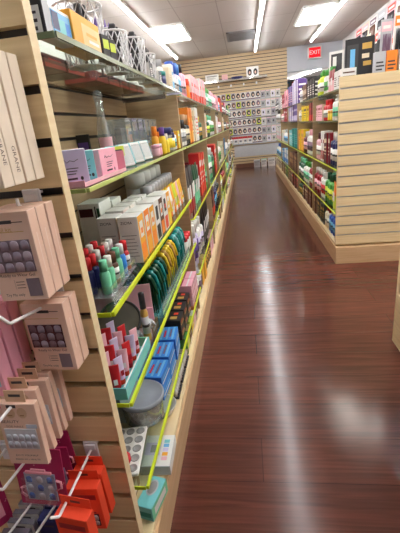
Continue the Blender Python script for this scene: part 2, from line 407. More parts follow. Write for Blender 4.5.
def carton(loc, rz, w, d, h, front, side, label, top=None, accent=None, cat='box', group=None, art=0, name='carton', par=None):
    """w along x, d along y; printed stripes and patches on front and side"""
    def mk():
        mb=MB().box(-w/2,w/2,-d/2,d/2,0,h,K(front,.5),min(.0012,h*.05),None,K(side,.5),K(top or side,.5))
        if accent:
            A=K(accent,.5); y=-d/2-.0004; x=w/2+.0004
            if art==0:
                mb.fy(y,-w*.38,w*.38,h*.68,h*.82,A); mb.fy(y,-w*.38,w*.2,h*.5,h*.55,A); mb.fy(y,-w*.38,w*.3,h*.38,h*.42,A); mb.fy(y,-w*.38,w*.1,h*.27,h*.31,A)
                mb.fx(x,-d*.3,d*.3,h*.2,h*.75,A); mb.fx(-x,d*.3,-d*.3,h*.2,h*.75,A)
            elif art==1:
                mb.fy(y,-w/2+.002,w/2-.002,h*.05,h*.35,A); mb.fy(y,-w*.3,w*.3,h*.6,h*.72,A)
                mb.fx(x,-d/2+.002,d/2-.002,h*.05,h*.35,A); mb.fx(-x,d/2-.002,-d/2+.002,h*.05,h*.35,A)
            elif art==2:
                for k in range(5): mb.fy(y,-w*.38,w*(.38-.09*(k%3)),h*(.2+.11*k),h*(.25+.11*k),A)
                for k in range(4): mb.fx(x,-d*.38,d*.38,h*(.15+.2*k),h*(.22+.2*k),A)
                for k in range(4): mb.ft(h+.0004,-w*.38,w*.38,-d*.4+d*.2*k,-d*.32+d*.2*k,A)
            elif art==3:
                n=12; cx,cz=0,h*.55; R=min(w,h)*.3
                vs=[(cx+R*math.cos(2*PI*k/n),y,cz+R*math.sin(2*PI*k/n)) for k in range(n)]
                mb.add(vs,[tuple(range(n))],A); mb.fy(y,-w*.35,w*.35,h*.1,h*.18,A)
                mb.fx(x,-d*.4,d*.4,h*.08,h*.3,A); mb.fx(-x,d*.4,-d*.4,h*.08,h*.3,A)
        return mb
    me=cm((name,round(w,3),round(d,3),round(h,3),front,side,top,accent,art),mk)
    o=ob(name,me,None,loc,rz); tag(o,label,cat,group)
    return o
def squeeze(loc, rz, h, r, body, cap, label, cat='tube', group=None, mat=None, accent=None):
    n=12
    def mk():
        mb=MB(); vs=[]; fs=[]; lv=[0,.15,.4,.7,.95,1.]
        for t in lv:
            z=h*.2+h*.8*t; ry=r*(1-t*.94); rx=r*(1+t*.25)
            vs += [(rx*math.cos(2*PI*k/n),ry*math.sin(2*PI*k/n),z) for k in range(n)]
        for i in range(len(lv)-1): fs += [(i*n+k,i*n+(k+1)%n,(i+1)*n+(k+1)%n,(i+1)*n+k) for k in range(n)]
        fs.append(tuple((len(lv)-1)*n+k for k in range(n)))
        mb.add(vs,fs,mat or K(body),True)
        if accent: mb.fy(-r*.99,-r*.45,r*.45,h*.35,h*.55,K(accent))
        return mb
    o=ob('squeeze_tube',cm(('squeeze',round(h,3),round(r,3),body,accent),mk),None,loc,rz); tag(o,label,cat,group)
    ob('cap',cm(('scap',round(h,3),round(r,3),cap),lambda:MB().lathe([(r*.8,0),(r*.85,.003),(r*.85,h*.2)],K(cap),12)),o)
    return o
def pouch(loc, rz, w, h, body, accent, label, cat='pouch', group=None, d=.03):
    def mk():
        mb=MB(); nx,nz=6,8; vs=[]; fs=[]
        for sgn in (-1,1):
            for j in range(nz+1):
                for i in range(nx+1):
                    u=i/nx*2-1; v=j/nz
                    th=d/2*max(0,(1-u**4))*max(0,(1-(v)**3))*(.9 if v>0 else .8)+.0006
                    vs.append((u*w/2*(1-.04*math.sin(v*PI)), sgn*th, v*h))
        N=(nx+1)*(nz+1)
        for j in range(nz):
            for i in range(nx):
                a=j*(nx+1)+i; fs.append((a,a+1,a+nx+2,a+nx+1)); fs.append((N+a+1,N+a,N+a+nx+1,N+a+nx+2))
        lo=[f for f in fs if min(vs[k][2] for k in f)<h*.45]; hi=[f for f in fs if f not in lo]
        mb.add(vs,lo,K(accent,.3),True); mb.add(vs,hi,K(body,.3),True); return mb
    o=ob('pouch',cm(('pouch',round(w,3),round(h,3),body,accent),mk),None,loc,rz); tag(o,label,cat,group)
    ob('printed_panel',cm(('pouchp',round(w,3),round(h,3),body),lambda:MB().box(-w*.3,w*.3,-d*.56,-d*.54,h*.3,h*.62,K('white',.5))),o)
    return o

def row(side, zt, y0, y1, items, where, gap=.006, depth=.0, rowname=None, lim=99, maxh=None):
    """stand goods side by side along a shelf from the near end; items: (kind, colours, h, w, desc, n)"""
    s=1 if side=='left' else -1; xf=-.302 if side=='left' else .684; rz=PI/2 if side=='left' else -PI/2
    y=y0; k=0; cyc=0
    seq=[it for it in items for _ in range(it[5])]
    for it in seq:
        kind,cl,h,w,desc,_=it; kind,_,opt=kind.partition(':')
        h=h*random.uniform(.97,1.02)
        h=round(h,2)
        if maxh: h=min(h,maxh)
        if y+w>y1 or k>=lim: break
        d=min(w,.12) if kind!='pouch' else .03
        if kind=='carton' and opt=='deep': d=.10
        x=xf-s*(.014+depth+d/2+random.uniform(0,.012)); yc=y+w/2
        p=(x,yc,zt+.0005)
        lab=f'{desc}, {ORD[k]} from near end, {where}'
        g=f'goods on {where}'
        if kind=='bottle': bottle(p,rz,h,w/2*.94,cl[0],cl[1],lab,'bottle',g,cl[2] if len(cl)>2 else None,opt or 'round')
        elif kind=='jar': jar(p,rz,h,w/2*.94,cl[0],cl[1],lab,'jar',g,None,cl[2] if len(cl)>2 else None)
        elif kind=='carton': carton(p,rz,w*.96,d*.96,h,cl[0],cl[1],lab,None,cl[2] if len(cl)>2 else None,'box',g,int(opt) if opt.isdigit() else 0)
        elif kind=='tube': squeeze(p,rz,h,w/2*.78,cl[0],cl[1],lab,'tube',g,None,cl[2] if len(cl)>2 else None)
        elif kind=='pouch': pouch(p,rz,w*.96,h,cl[0],cl[1],lab,'pouch',g)
        y+=w+gap; k+=1

# ------------------------------------------------------------------ hooks and hanging packs on the near end panel (front plane y=.59)
PY=.59
def hook(x,z,L,label,tip=.022,drop=.0):
    e=empty('display_hook',(x,PY,z)); tag(e,label,'hook','white display hooks on the near end panel')
    ob('plate',MB().box(-.016,.016,-.004,-.0008,-.046,.008,M_CLEARPL,.0015).box(-.016,.016,-.001,.006,.0,.004,M_CLEARPL).box(-.012,.012,-.0075,-.004,-.012,.002,M_CLEARPL,.001),e)
    ob('wire',MB().tube([(0,-.004,-.012-drop),(0,-.03 if L>.05 else -L*.5,-.014-drop),(0,-L+.004,-.012),(0,-L,-.010),(0,-L-tip*.8,tip*.55)],.0027,M_WIRE,10),e)
    return e
M_CLEARPL=pbsdf('frosted_hook_plate',(232,234,240),.25)
def base_pack(name,x,y,z,w,d,h,front,side,label,cat,group,rz=0.,extra=None,slot=True):
    """hanging carton: origin at bottom centre, slot near the top"""
    def mk():
        mb=MB().box(-w/2,w/2,-d/2,d/2,0,h,K(front,.55),.0008,None,K(side,.55),K(side,.55))
        if slot: mb.fy(-d/2-.0004,-.011,.011,h-.017,h-.012,K('charcoal'))
        if extra: extra(mb,w,d,h)
        return mb
    o=ob(name,cm((name,round(w,3),round(d,3),round(h,3),front,side,id(extra)),mk),None,(x,y,z),rz); tag(o,label,cat,group)
    return o
def nail_window(o,w,d,h,rows,cols,z0,z1,x0,x1,cols_,bg):
    o=ob('window',MB().box(x0,x1,-d/2-.0012,-d/2-.0004,z0,z1,bg),o)
    nw=(x1-x0)/cols; nh=(z1-z0)/rows
    for r in range(rows):
        for c in range(cols):
            me=cm(('nail',round(nw,4),round(nh,4),cols_[(r+c)%len(cols_)].name),lambda:MB().lathe([(nw*.40,-nh*.42),(nw*.43,nh*.1),(nw*.34,nh*.36),(nw*.12,nh*.46)],cols_[(r+c)%len(cols_)],10,Matrix.Diagonal((1,.18,1,1))))
            ob('nail',me,o,(x0+nw*(c+.5),-d/2-.0016,z0+nh*(r+.5)))
N_MAUVE=pbsdf('nail_mauve_gloss',(178,166,184),.15,noise=.25,scale=160); N_GREYV=pbsdf('nail_grey_violet',(154,146,166),.15,noise=.25,scale=160); N_WINE=pbsdf('nail_wine',(92,40,52),.15,noise=.2)
N_BLUE=pbsdf('nail_blue_gloss',(70,120,205),.15,noise=.2,scale=200); N_PALE=pbsdf('nail_ice_white',(206,216,232),.15,noise=.1); N_PLUMD=pbsdf('nail_dusty_plum',(120,96,106),.15,noise=.3,scale=160)
M_WIN=pbsdf('window_dark',(120,106,118),.25); M_WINP=pbsdf('window_pale_blue',(188,200,218),.25); M_WINW=pbsdf('window_wine',(84,52,60),.25)
INK=pbsdf('brown_ink',(92,62,56),.6); INKD=pbsdf('dark_ink',(50,44,48),.6)
def kit_art(mb,w,d,h):
    y=-d/2-.0004
    mb.fy(y,w*.12,w*.36,h*.885,h*.895,INK); mb.fy(y,-w*.46,w*.34,h*.785,h*.792,K('gold'))
    for k in range(3): mb.fy(y,-w*.10,w*.08,h*(.15+.035*k),h*(.158+.035*k),INK)
    mb.fy(y,-w*.40,-w*.2,h*.15,h*.25,K('peach')); mb.fy(y,-w*.13,-w*.125,h*.14,h*.25,INK)
    mb.fx(w/2+.0004,-d*.06,d*.06,h*.3,h*.75,K('peach'))
HX=-.352
# upper nude kits
W,D,HH=.0765,.0235,.139
hook(HX,T-4*S,.045,'white hook high on the end panel holding three nude nail kits',.001,.030)
names=['frontmost of the three upper nude press-on nail kits, pale violet nails in window','middle of the three upper nude press-on nail kits, dark wine nails peeping','rearmost of the three upper nude press-on nail kits, closest to the slat panel']
for i,y in enumerate((.5105,.5380,.5655)):
    o=base_pack('nail_kit',HX,y,.9165,W,D,HH,'peach','blush',names[i],'nail kit','nude press-on nail kits',rz=(.03,-.02,.01)[i],extra=kit_art)
    nail_window(o,W,D,HH,3,4,HH*.34,HH*.70,-W*.44,W*.40,[N_MAUVE,N_GREYV] if i==0 else [N_WINE,N_PLUMD],M_WIN if i==0 else M_WINW)
    ob('small_window',MB().box(W*.13,W*.40,-D/2-.0012,-D/2-.0004,HH*.05,HH*.26,M_WIN),o)
    if i==0:
        text('Ready to Wear Gel',.0072,INK,o,(-.002,-D/2-.0006,HH*.305)); text('Try Me only',.0062,INKD,o,(-W*.18,-D/2-.0006,HH*.07))
        text('nail kit',.0095,K('gold'),o,(-W*.06,-D/2-.0006,HH*.815)).name='script_lettering'
# lower nude kits
hook(HX,T-6*S,.143,'white hook with upturned tip carrying the two lower nude nail kits',.022,.020)
names=['front of the two lower nude press-on nail kits, dusty purple nails in window','rear of the two lower nude press-on nail kits, tight against the slat panel']
for i,y in enumerate((.5415,.5675)):
    o=base_pack('nail_kit',HX+.002,y,.7645,W,D,.130,'peach','blush',names[i],'nail kit','nude press-on nail kits',rz=(-.03,.02)[i],extra=kit_art)
    nail_window(o,W,D,.130,3,4,.130*.36,.130*.70,-W*.44,W*.36,[N_PLUMD,N_GREYV],M_WINW)
    ob('small_window',MB().box(W*.13,W*.40,-D/2-.0012,-D/2-.0004,.130*.05,.130*.26,M_WIN),o)
    if i==0: text('Ready to Wear Gel',.0068,INK,o,(0,-D/2-.0006,.130*.315)); text('Try Me only',.006,INKD,o,(-W*.15,-D/2-.0006,.130*.07))
# top beige cartons
hook(HX-.02,T-1*S,.14,'white hook near the top of the end panel holding tall beige cartons',.022)
for i,y in enumerate((.481,.509,.537,.565)):
    o=base_pack('nail_kit',HX,y,1.092,.072,.0245,.172,'ivory','ivory',['frontmost','second from front','third from front','rearmost'][i]+' of four tall beige cartons on the top hook','nail kit','tall beige cartons on the top hook',rz=(.02,-.02,.02,0)[i])
    if i<2: text('GRANE',.011,INK,o,(.0364,.002,.046-.012*i),(PI/2,PI/2,PI/2))
    ob('printed_panel',MB().fy(-.0128,-.03,.03,.02,.10,K('lavender')),o)
# pink kits, seen from the side
hook(-.452,T-6*S,.15,'white hook at far left of the end panel holding pink kits',.02)
for i,y in enumerate((.488,.520,.552)):
    o=base_pack('nail_kit',-.452,y,.752,.072,.026,.148,'pink','pink',['front','middle','rear'][i]+' of the three pink nail kits at the left picture edge','nail kit','pink nail kits at the left edge',rz=(.03,0,-.02)[i])
    ob('window',MB().box(-.03,.03,-.0142,-.0134,.02,.08,M_WINP),o)
    if i==0: ob('nail_art',MB().box(-.02,.022,-.0156,-.0146,.03,.07,K('navy')),o)
# toe nails
hook(-.398,T-8*S,.19,'white hook with upturned tip running through the toe nail cards',.022)
def toe_mesh():
    w,d=.068,.012; mb=MB()
    mb.box(-w/2,w/2,-d/2,d/2,0,.128,K('peach',.6),.0008,None,K('blush',.6),K('blush',.6))
    mb.box(-.016,.018,-.0008,.0008,.128,.150,K('nude',.6)); mb.fy(-.0012,-.009,.011,.138,.143,K('charcoal')); mb.fy(-d/2-.0004,-.014,.002,.120,.126,K('charcoal'))
    for x in (-.010,.010):
        n=10; mb.add([(x+.0085*math.cos(2*PI*k/n),-d/2-.0004,.110+.011*math.sin(2*PI*k/n)) for k in range(n)],[tuple(range(n))],K('nude',.6))
        mb.fy(-d/2-.0006,x-.004,x+.003,.104,.1065,K('tan',.6))
    return mb
tm=toe_mesh().mesh('toe_nail_card')
for i,y in enumerate((.458,.486,.508,.530,.552)):
    o=ob('nail_card',tm,None,(-.398,y,(.628,.632,.634,.632,.634)[i]),(0,(.05,-.03,.02,-.03,.01)[i],(.04,-.02,.03,0,.02)[i])); tag(o,['frontmost','second from front','third from front','fourth from front','rearmost'][i]+' of the peach toe nail cards, '+['pale blue window showing','behind the front one','in mid stack','near the back','nearest the panel'][i],'nail card','peach toe nail cards')
    wn=ob('window',MB().box(-.027,.027,-.0078,-.0066,.036,.078,pbsdf('window_ice',(214,220,232),.25)),o)
    for k in range(5): ob('nail',cm(('toenail',),lambda:MB().lathe([(.0046,-.006),(.005,.002),(.003,.007)],N_PALE,10,Matrix.Diagonal((1,.2,1,1)))),wn,(-.021+.0105*k,-.0082,.060))
    for k in range(5): ob('nail',_mesh[('toenail',)],wn,(-.021+.0105*k,-.0082,.045))
    if i==0:
        text('BEAUTY',.0085,INK,o,(-.014,-.0066,.092)); text('TOE NAILS',.0062,INK,o,(-.008,-.0066,.082)); 
        ob('printed_panel',MB().box(.012,.030,-.0070,-.0064,.079,.087,M_WINP),o)
        text('DO IT YOURSELF',.0052,INKD,o,(0,-.0066,.020)); text('READY IN 1 MINUTE',.0048,INKD,o,(0,-.0066,.011))
        ob('sticker',MB().lathe([(.005,0),(.005,.0006)],K('red'),12,Matrix.Translation((-.028,-.0064,.122))@Matrix.Rotation(PI/2,4,'X')),o)
# magenta cards
hook(-.440,T-10*S,.165,'white hook with upturned tip above the magenta teapot cards',.022,.015)
def mag_mesh():
    mb=MB().box(-.042,.042,-.0012,.0012,0,.128,K('magenta',.5))
    mb.fy(-.0016,-.006,.012,.116,.121,K('charcoal'))
    rnd=random.Random(3)
    for k in range(26):
        x=rnd.uniform(-.039,.039); z=rnd.uniform(.004,.112)
        if abs(x)<.03 and z<.085: continue
        mb.fy(-.0015,x,x+.0022,z,z+.0018,K('rose'))
    return mb
mm=mag_mesh().mesh('magenta_card')
for i,(x,y,z,ry) in enumerate(((-.432,.498,.470,.10),(-.436,.553,.432,.0),(-.432,.572,.455,-.04))):
    o=ob('nail_card',mm,None,(x,y,z),(0,ry,.02)); tag(o,['front magenta nail card with teapot window of blue nails','middle magenta nail card behind the teapot card','rear magenta nail card touching the slat panel'][i],'nail card','magenta nail cards')
    if i==0: o.scale=(1.14,1,1.14)
    w=ob('window',MB().box(-.028,.026,-.0024,-.0016,.012,.074,pbsdf('window_sky',(186,204,232),.3)),o); ob('blister',MB().box(-.028,.026,-.016,-.0026,.012,.074,M_FILM,.003),o)
    ob('teapot_spout',MB().tube([(-.029,-.004,.02),(-.037,-.004,.028),(-.036,-.004,.040),(-.029,-.004,.044)],.0022,K('pink')),o)
    ob('teapot_handle',MB().tube([(.027,-.004,.04),(.036,-.004,.046),(.036,-.004,.060),(.028,-.004,.062)],.0022,K('pink')),o)
    ob('teapot_lid',MB().box(-.024,.022,-.006,-.0016,.0745,.080,K('pink'),.001).box(-.014,.012,-.005,-.0016,.0799,.085,K('pink'),.001),o)
    if i==0:
        for r in range(3):
            for c in range(3): ob('nail',cm(('bnail',(r+c)%2),lambda:MB().lathe([(.005,-.006),(.0055,.002),(.003,.0065)],(N_BLUE,N_PALE)[(r+c)%2],10,Matrix.Diagonal((1,.25,1,1)))),w,(-.019+.018*c,-.0044,.024+.019*r))
        ob('title_strip',MB().fy(-.0018,-.026,.024,.099,.110,K('pink')).fy(-.0020,-.02,.018,.102,.107,K('plum')),o)
    else:
        for r in range(3): ob('nail',cm(('bnail',0),lambda:MB().lathe([(.005,-.006),(.0055,.002),(.003,.0065)],N_BLUE,10,Matrix.Diagonal((1,.25,1,1)))),w,(-.001,-.0044,.024+.019*r))
o=ob('nail_card',mm,None,(-.560,.485,.40),(0,0,.95)); tag(o,'magenta nail card turned sideways at the lower left corner','nail card','magenta nail cards')
ob('title_strip',MB().fy(-.0018,-.03,.03,.02,.09,K('pink')),o)
hook(-.560,T-11*S,.15,'white hook at the lower left corner behind magenta card',.02)
# red boxes
hook(-.362,T-11*S,.155,'white hook with upturned tip holding three red boxes',.022)
def red_mesh():
    w,d=.066,.024; mb=MB()
    R_=K('scarlet',.5)
    mb.box(-w/2,w/2,-d/2,d/2,0,.112,R_,.0008); mb.box(-w*.46,w*.46,d/2-.0018,d/2-.0006,.112,.136,R_)
    mb.fy(d/2-.0022,-.010,.010,.122,.128,K('maroon'))
    mb.fy(-d/2-.0004,-w*.4,w*.4,.083,.096,K('crimson'))
    for k in range(3): mb.fy(-d/2-.0004,-w*.38,w*(.1+.1*k),.062-.008*k,.066-.008*k,K('crimson'))
    return mb
rm=red_mesh().mesh('red_box')
for i,(y,z,rz) in enumerate(((.452,.402,-.12),(.520,.388,.04),(.556,.386,-.02))):
    o=ob('nail_kit',rm,None,((-.347,-.358,-.358)[i],y,z),(0,.03*(1-i),rz)); tag(o,['frontmost red nail box, hanging loose near the hook tip','middle red nail box with amber nails in its window','rearmost red nail box hanging against the slat panel'][i],'nail kit','red nail boxes on one hook')
    wn=ob('window',MB().box(-.024,.024,-.0135,-.0124,.012,.044,M_WINW),o)
    for r in range(2):
        for c in range(4): ob('nail',cm(('rnail',c%2),lambda:MB().lathe([(.0045,-.0055),(.005,.002),(.003,.006)],(K('tan',.2),K('silver',.2))[c%2],10,Matrix.Diagonal((1,.2,1,1)))),wn,(-.018+.012*c,-.0142,.021+.015*r))
# low white/black cards and navy boxes at the bottom edge
hook(-.494,T-12*S,.15,'white hook at the bottom edge holding black and white cards',.02,.025)
def bw_mesh():
    mb=MB().box(-.029,.029,-.006,.006,0,.105,K('smoke',.4),.0008); mb.fy(-.0064,-.029,.029,.076,.105,K('white',.6)); mb.fy(-.0066,-.012,.010,.092,.098,K('charcoal')); 
    for k in range(3): mb.fy(-.0066,-.022+.016*k,-.012+.016*k,.081,.086,K('charcoal'))
    mb.fy(-.0068,-.026,.026,.01,.07,K('charcoal',.3)); return mb
bw=bw_mesh().mesh('white_top_card')
for i,y in enumerate((.472,.492,.512,.532,.552)):
    o=ob('nail_card',bw,None,(-.494,y,.322),(0,0,(.04,-.03,.02,-.02,0)[i])); tag(o,['frontmost','second from front','third from front','fourth from front','rearmost'][i]+' of black cards with white headers at the bottom edge','nail card','black cards with white headers')
hook(-.438,T-12*S,.145,'white hook at the bottom edge in front of navy boxes',.02,.025)
for i,y in enumerate((.506,.536,.566)):
    o=base_pack('nail_kit',-.438,y,.315,.046,.026,.112,'navy','navy',['front','middle','rear'][i]+' of the navy boxes at the bottom, left of red boxes','nail kit','navy boxes at the bottom edge')
    ob('printed_panel',MB().fy(-.0136,-.019,.019,.02,.05,K('royal')),o)

# ------------------------------------------------------------------ nearest left bay, top shelf
z=1.3125
def put(mb,name,loc,rz,label,cat,group=None):
    o=ob(name,mb,None,loc,rz); return tag(o,label,cat,group)
o=carton((-.352,.706,z),0,.072,.026,.062,'black','silver','black and white boxed set at the near end of the top shelf',None,None,'box')
ob('barcode_sticker',MB().fy(-.0136,-.018,.030,.002,.042,K('white')).fy(-.0140,-.008,.024,.030,.034,INKD).fy(-.0140,-.008,.024,.018,.023,INKD).fy(-.0140,-.008,.022,.006,.012,INKD),o)
o=carton((-.334,.770,z),PI/2,.092,.028,.052,'white','white','white box with a blue picture front on the top shelf',None,None,'box')
pm=MB(); pm.fy(-.0146,-.042,.042,.006,.046,K('sky'))
pm.fy(-.0149,-.040,-.014,.016,.044,K('navy')); pm.fy(-.0150,.012,.030,.010,.034,K('royal')); pm.fy(-.0149,-.014,.012,.012,.036,K('aqua'))
ob('printed_panel',pm,o)
def basket(x,y,r,h,label):
    mb=MB(); n=14
    for sgn in (1,-1):
        for k in range(n):
            pts=[]
            for i in range(7):
                t=i/6; a=2*PI*(k/n)+sgn*t*1.1; R=r*(.8+.2*t); pts.append((R*math.cos(a),R*math.sin(a),.004+t*(h-.006)))
            mb.tube(pts,.0016,M_WIRE,4)
    o=ob('mesh_wall',mb); 
    e=empty('wire_basket',(x,y,z)); tag(e,label,'basket','white wire baskets on the top shelf'); o.parent=e
    ob('rim',MB().tube([(r*math.cos(2*PI*k/24),r*math.sin(2*PI*k/24),h) for k in range(24)],.003,M_WIRE,6,None,True),e)
    ob('base',MB().lathe([(r*.8,0),(r*.8,.003)],M_WIRE,20),e)
    return e
basket(-.392,1.055,.058,.135,'tallest white wire basket, behind the blue picture box')
basket(-.362,1.215,.042,.105,'white wire basket just behind the orange box on the top shelf')
basket(-.350,1.375,.043,.115,'white wire basket with black tools, third along the top shelf')
basket(-.348,1.525,.040,.092,'smallest and farthest white wire basket on the top shelf')
def brush(x,y,zz,label,tilt,col='black',h=.12,rz=0.):
    e=empty('brush',(x,y,zz)); e.rotation_euler=(tilt,tilt*.5,rz); tag(e,label,'brush','brushes in the wire baskets')
    ob('handle',cm(('bh',col,round(h,2)),lambda:MB().tube([(0,0,.004),(0,0,h*.35),(0,0,h*.6)],[.004,.006,.004],K(col),8)),e)
    ob('bristles',cm(('bb',col,round(h,2)),lambda:MB().box(-.009,.009,-.006,.006,h*.58,h,K(col),.003)),e)
k=0
for bx,by,h in ((-.362,1.215,.12),(-.350,1.375,.13),(-.348,1.525,.11),(-.392,1.055,.14)):
    nm={1.215:'basket behind the orange box',1.375:'third basket along',1.525:'smallest farthest basket',1.055:'tallest basket'}[by]
    for j in range(4 if by!=1.055 else 3):
        a=j*1.57+.4
        brush(bx+.014*math.cos(a),by+.014*math.sin(a),z+.004,f'{["black","charcoal","white-handled","dark"][j]} brush standing in the {nm} on the top shelf',.10*(1 if j%2 else -1),['black','charcoal','silver','charcoal'][j],h)
        k+=1
def bow(x,y,label):
    e=empty('hair_bow',(x,y,z)); tag(e,label,'hair bow','purple bows behind the tall basket')
    ob('stem',MB().tube([(0,0,0),(0,0,.10)],.003,K('plum')).lathe([(.014,0),(.014,.003)],K('plum')),e)
    mb=MB()
    for k in range(6):
        a=2*PI*k/6; mb.tube([(0,0,.095),(.012*math.cos(a),.012*math.sin(a),.125),(.022*math.cos(a),.022*math.sin(a),.16 if k%2 else .075)],[.003,.007,.001],K('purple'),6)
    ob('petals',mb,e)
bow(-.415,1.235,'spiky purple bow on stem, left of two above the wire baskets'); bow(-.410,1.305,'spiky purple bow on stem, right of two above the wire baskets')
o=carton((-.337,.882,z),PI/2,.150,.044,.064,'amber','amber','long golden orange box lying on the top shelf before the baskets',None,None,'box')
ob('printed_panel',MB().fy(-.0226,-.03,.07,.008,.05,pbsdf('light_gold',(246,206,140),.5)).fy(-.0230,.0,.06,.018,.024,K('white')).fy(-.0230,-.01,.05,.03,.036,K('amber')),o)
for i,y in enumerate((1.01,1.062)):
    o=carton((-.328,y,z),PI/2-.2,.032,.018,.058,'black','black',['nearer','farther'][i]+' black pack with lime price sticker beside the orange box',None,None,'box','black packs with lime stickers')
    ob('price_sticker',MB().fy(-.0096,-.013,.013,.028,.048,K('lime')),o)
for i,y in enumerate((1.45,1.60)): carton((-.320,y,z),PI/2,.050,.018,.055-.01*i,'charcoal','white',['nearer','farther'][i]+' black striped white pack in front of smallest wire basket',None,'white','box','black striped packs',2)
jar((-.332,1.665,z),0,.052,.030,'navy','teal','dark blue jar with teal lid on the top shelf',)
carton((-.375,1.655,z),PI/2,.05,.03,.082,'beige','beige','beige pack standing behind the teal lidded jar',None,'brown','box',None,2)
bottle((-.345,1.765,z),PI/2,.112,.026,'white','silver','white rounded bottle before the bay end on the top shelf','bottle',None,'rose','oval')
carton((-.340,1.852,z),PI/2,.060,.050,.088,'cream','cream','cream carton at the far end of the nearest top shelf',None,'beige','box',None,2)
carton((-.340,1.918,z),PI/2,.050,.050,.110,'white','white','white carton last on the nearest top shelf',None,'sky','box',None,1)
for i,(y,c) in enumerate(((.765,'maroon'),(.89,'crimson'),(1.015,'maroon'),(1.14,'charcoal'),(1.35,'crimson'),(1.475,'maroon'),(1.60,'charcoal'),(1.725,'black'),(1.85,'maroon'))):
    carton((-.512,y,z),PI/2,.115,.108,.030,c,c,f'flat {["dark maroon","crimson","maroon","charcoal","bright crimson","deep maroon","charcoal","black","last maroon"][i]} box, {ORD[i]} along the rear of the top shelf',None,'red','box','flat boxes at the rear of the top shelf',1)

# ------------------------------------------------------------------ nearest left bay, second shelf
z=1.0565
o=put(MB().box(-.06,.06,-.135,.135,0,.003,K('pink')).box(-.06,-.057,-.135,.135,.0031,.066,K('pink')).box(-.0569,.06,-.135,-.132,.0031,.012,K('pink')).box(-.0569,.06,.132,.135,.0031,.05,K('pink')).box(.057,.06,-.1319,.1319,.0031,.008,K('rose')),'display_tray',(-.366,.833,z),0,'pink card tray holding the lavender, teal and pink boxes','tray')
def mini(x,y,rz,w,d,h,c,side,label):
    o=carton((x,y,z+.0035),rz,w,d,h,c,side,label,'white',None,'box','small boxes in the pink tray')
    yy=-d/2-.0005; mb=MB()
    for k in range(3): mb.fy(yy,-w*.18,w*(.1+.05*k),h*(.30+.08*k),h*(.325+.08*k),INKD)
    mb.fy(yy,-w*.22,w*.12,h*.14,h*.2,INKD); n=8; mb.add([(w*.26+.003*math.cos(2*PI*k/n),yy,h*.17+.004*math.sin(2*PI*k/n)) for k in range(n)],[tuple(range(n))],INKD)
    mb.tube([(-w*.25,yy,h*.66),(-w*.2,yy,h*.74),(-w*.12,yy,h*.64),(-w*.02,yy,h*.70),(w*.1,yy,h*.66),(w*.24,yy,h*.72)],.0005,INKD,4)
    prints(mb,o)
mini(-.342,.735,.42,.060,.030,.066,'lavender','lavender','lavender box with script print in the pink tray')
mini(-.340,.800,.55,.034,.034,.060,'aqua','aqua','teal box between lavender and pink boxes in tray')
mini(-.333,.882,PI/2-.08,.092,.034,.058,'pink','rose','pink box, farthest in the pink tray')
for i,(x,y,w,d,h) in enumerate(((-.48,.79,.10,.12,.052),(-.475,.95,.11,.12,.050),(-.47,1.075,.10,.09,.055))):
    e=ob('clear_case',MB().box(-w/2,w/2,-d/2,d/2,0,.002,M_CLEAR).box(-w/2,w/2,-d/2,-d/2+.002,.0022,h,M_CLEAR).box(-w/2,w/2,d/2-.002,d/2,.0022,h,M_CLEAR).box(-w/2,-w/2+.002,-d/2+.0022,d/2-.0022,.0022,h,M_CLEAR).box(w/2-.002,w/2,-d/2+.0022,d/2-.0022,.0022,h,M_CLEAR),None,(x,y,z)); tag(e,f'{["nearest","middle","farthest"][i]} low clear acrylic case behind the pink tray','case','clear acrylic cases')
    ob('lid',MB().box(-w/2,w/2,-d/2,d/2,h+.0005,h+.003,M_CLEAR,.001),e)
e=ob('price_tag',MB().box(-.020,.020,-.0008,.0008,.034,.060,K('lime',.6)),None,(-.330,1.000,z),PI/3); tag(e,'lime price tag on a clear stand above the blister packs','price tag')
ob('stand',MB().box(-.003,.003,-.0006,.0006,.0,.034,M_CLEAR).box(-.014,.014,-.01,.01,0,.0015,M_CLEAR),e); ob('ink_line',MB().fy(-.0012,-.012,.012,.042,.052,INKD),e)
for i in range(7):
    y=1.03+.055*i
    e=ob('blister_pack',MB().box(-.024,.024,-.004,.004,.0,.062,K('white' if i%2 else 'aqua',.5),.001),None,(-.345+(.012 if i%2 else 0),y,z+.001),(-.30,0,PI/2-.5)); tag(e,f'{"white" if i%2 else "pale teal"} blister pack, {ORD[i]} from near end of second shelf front','pack','blister packs on the second shelf')
    ob('blister',cm(('blst',),lambda:MB().box(-.020,.020,-.014,-.0045,.006,.054,M_FILM,.004)),e)
for i in range(6):
    y=1.37+.085*i
    e=ob('acrylic_tube_box',cm(('clr',),lambda:MB().box(-.034,.034,-.032,.032,0,.002,M_CLEAR).box(-.034,.034,-.032,-.030,.0022,.135,M_CLEAR).box(-.034,.034,.030,.032,.0022,.135,M_CLEAR).box(-.034,-.032,-.0298,.0298,.0022,.135,M_CLEAR).box(.032,.034,-.0298,.0298,.0022,.135,M_CLEAR)),None,(-.435,y,z)); tag(e,f'tall clear acrylic box, {ORD[i]} from near end in the upright row','box','tall clear acrylic boxes')
    ob('lid',cm(('clrlid',),lambda:MB().box(-.036,.036,-.034,.034,.1355,.140,M_CLEAR,.001)),e)
    ob('silver_core',cm(('clrcore',),lambda:MB().box(-.012,.012,-.02,.02,.003,.11,K('silver',.25),.002)),e)
e=ob('clear_bottle',MB().lathe([(.018,0),(.024,.004),(.024,.085),(.020,.125),(.013,.15),(.013,.205)],M_CLEAR,16),None,(-.475,1.32,z)); tag(e,'tall clear bottle with a long neck behind the blister packs','bottle')
ob('cap',MB().lathe([(.015,.206),(.016,.220),(.010,.230)],M_CLEAR,14),e); ob('paper_label',MB().lathe([(.0244,.03),(.0244,.085)],K('rose',.5),16,None,1.,True,-2.2,.4),e)
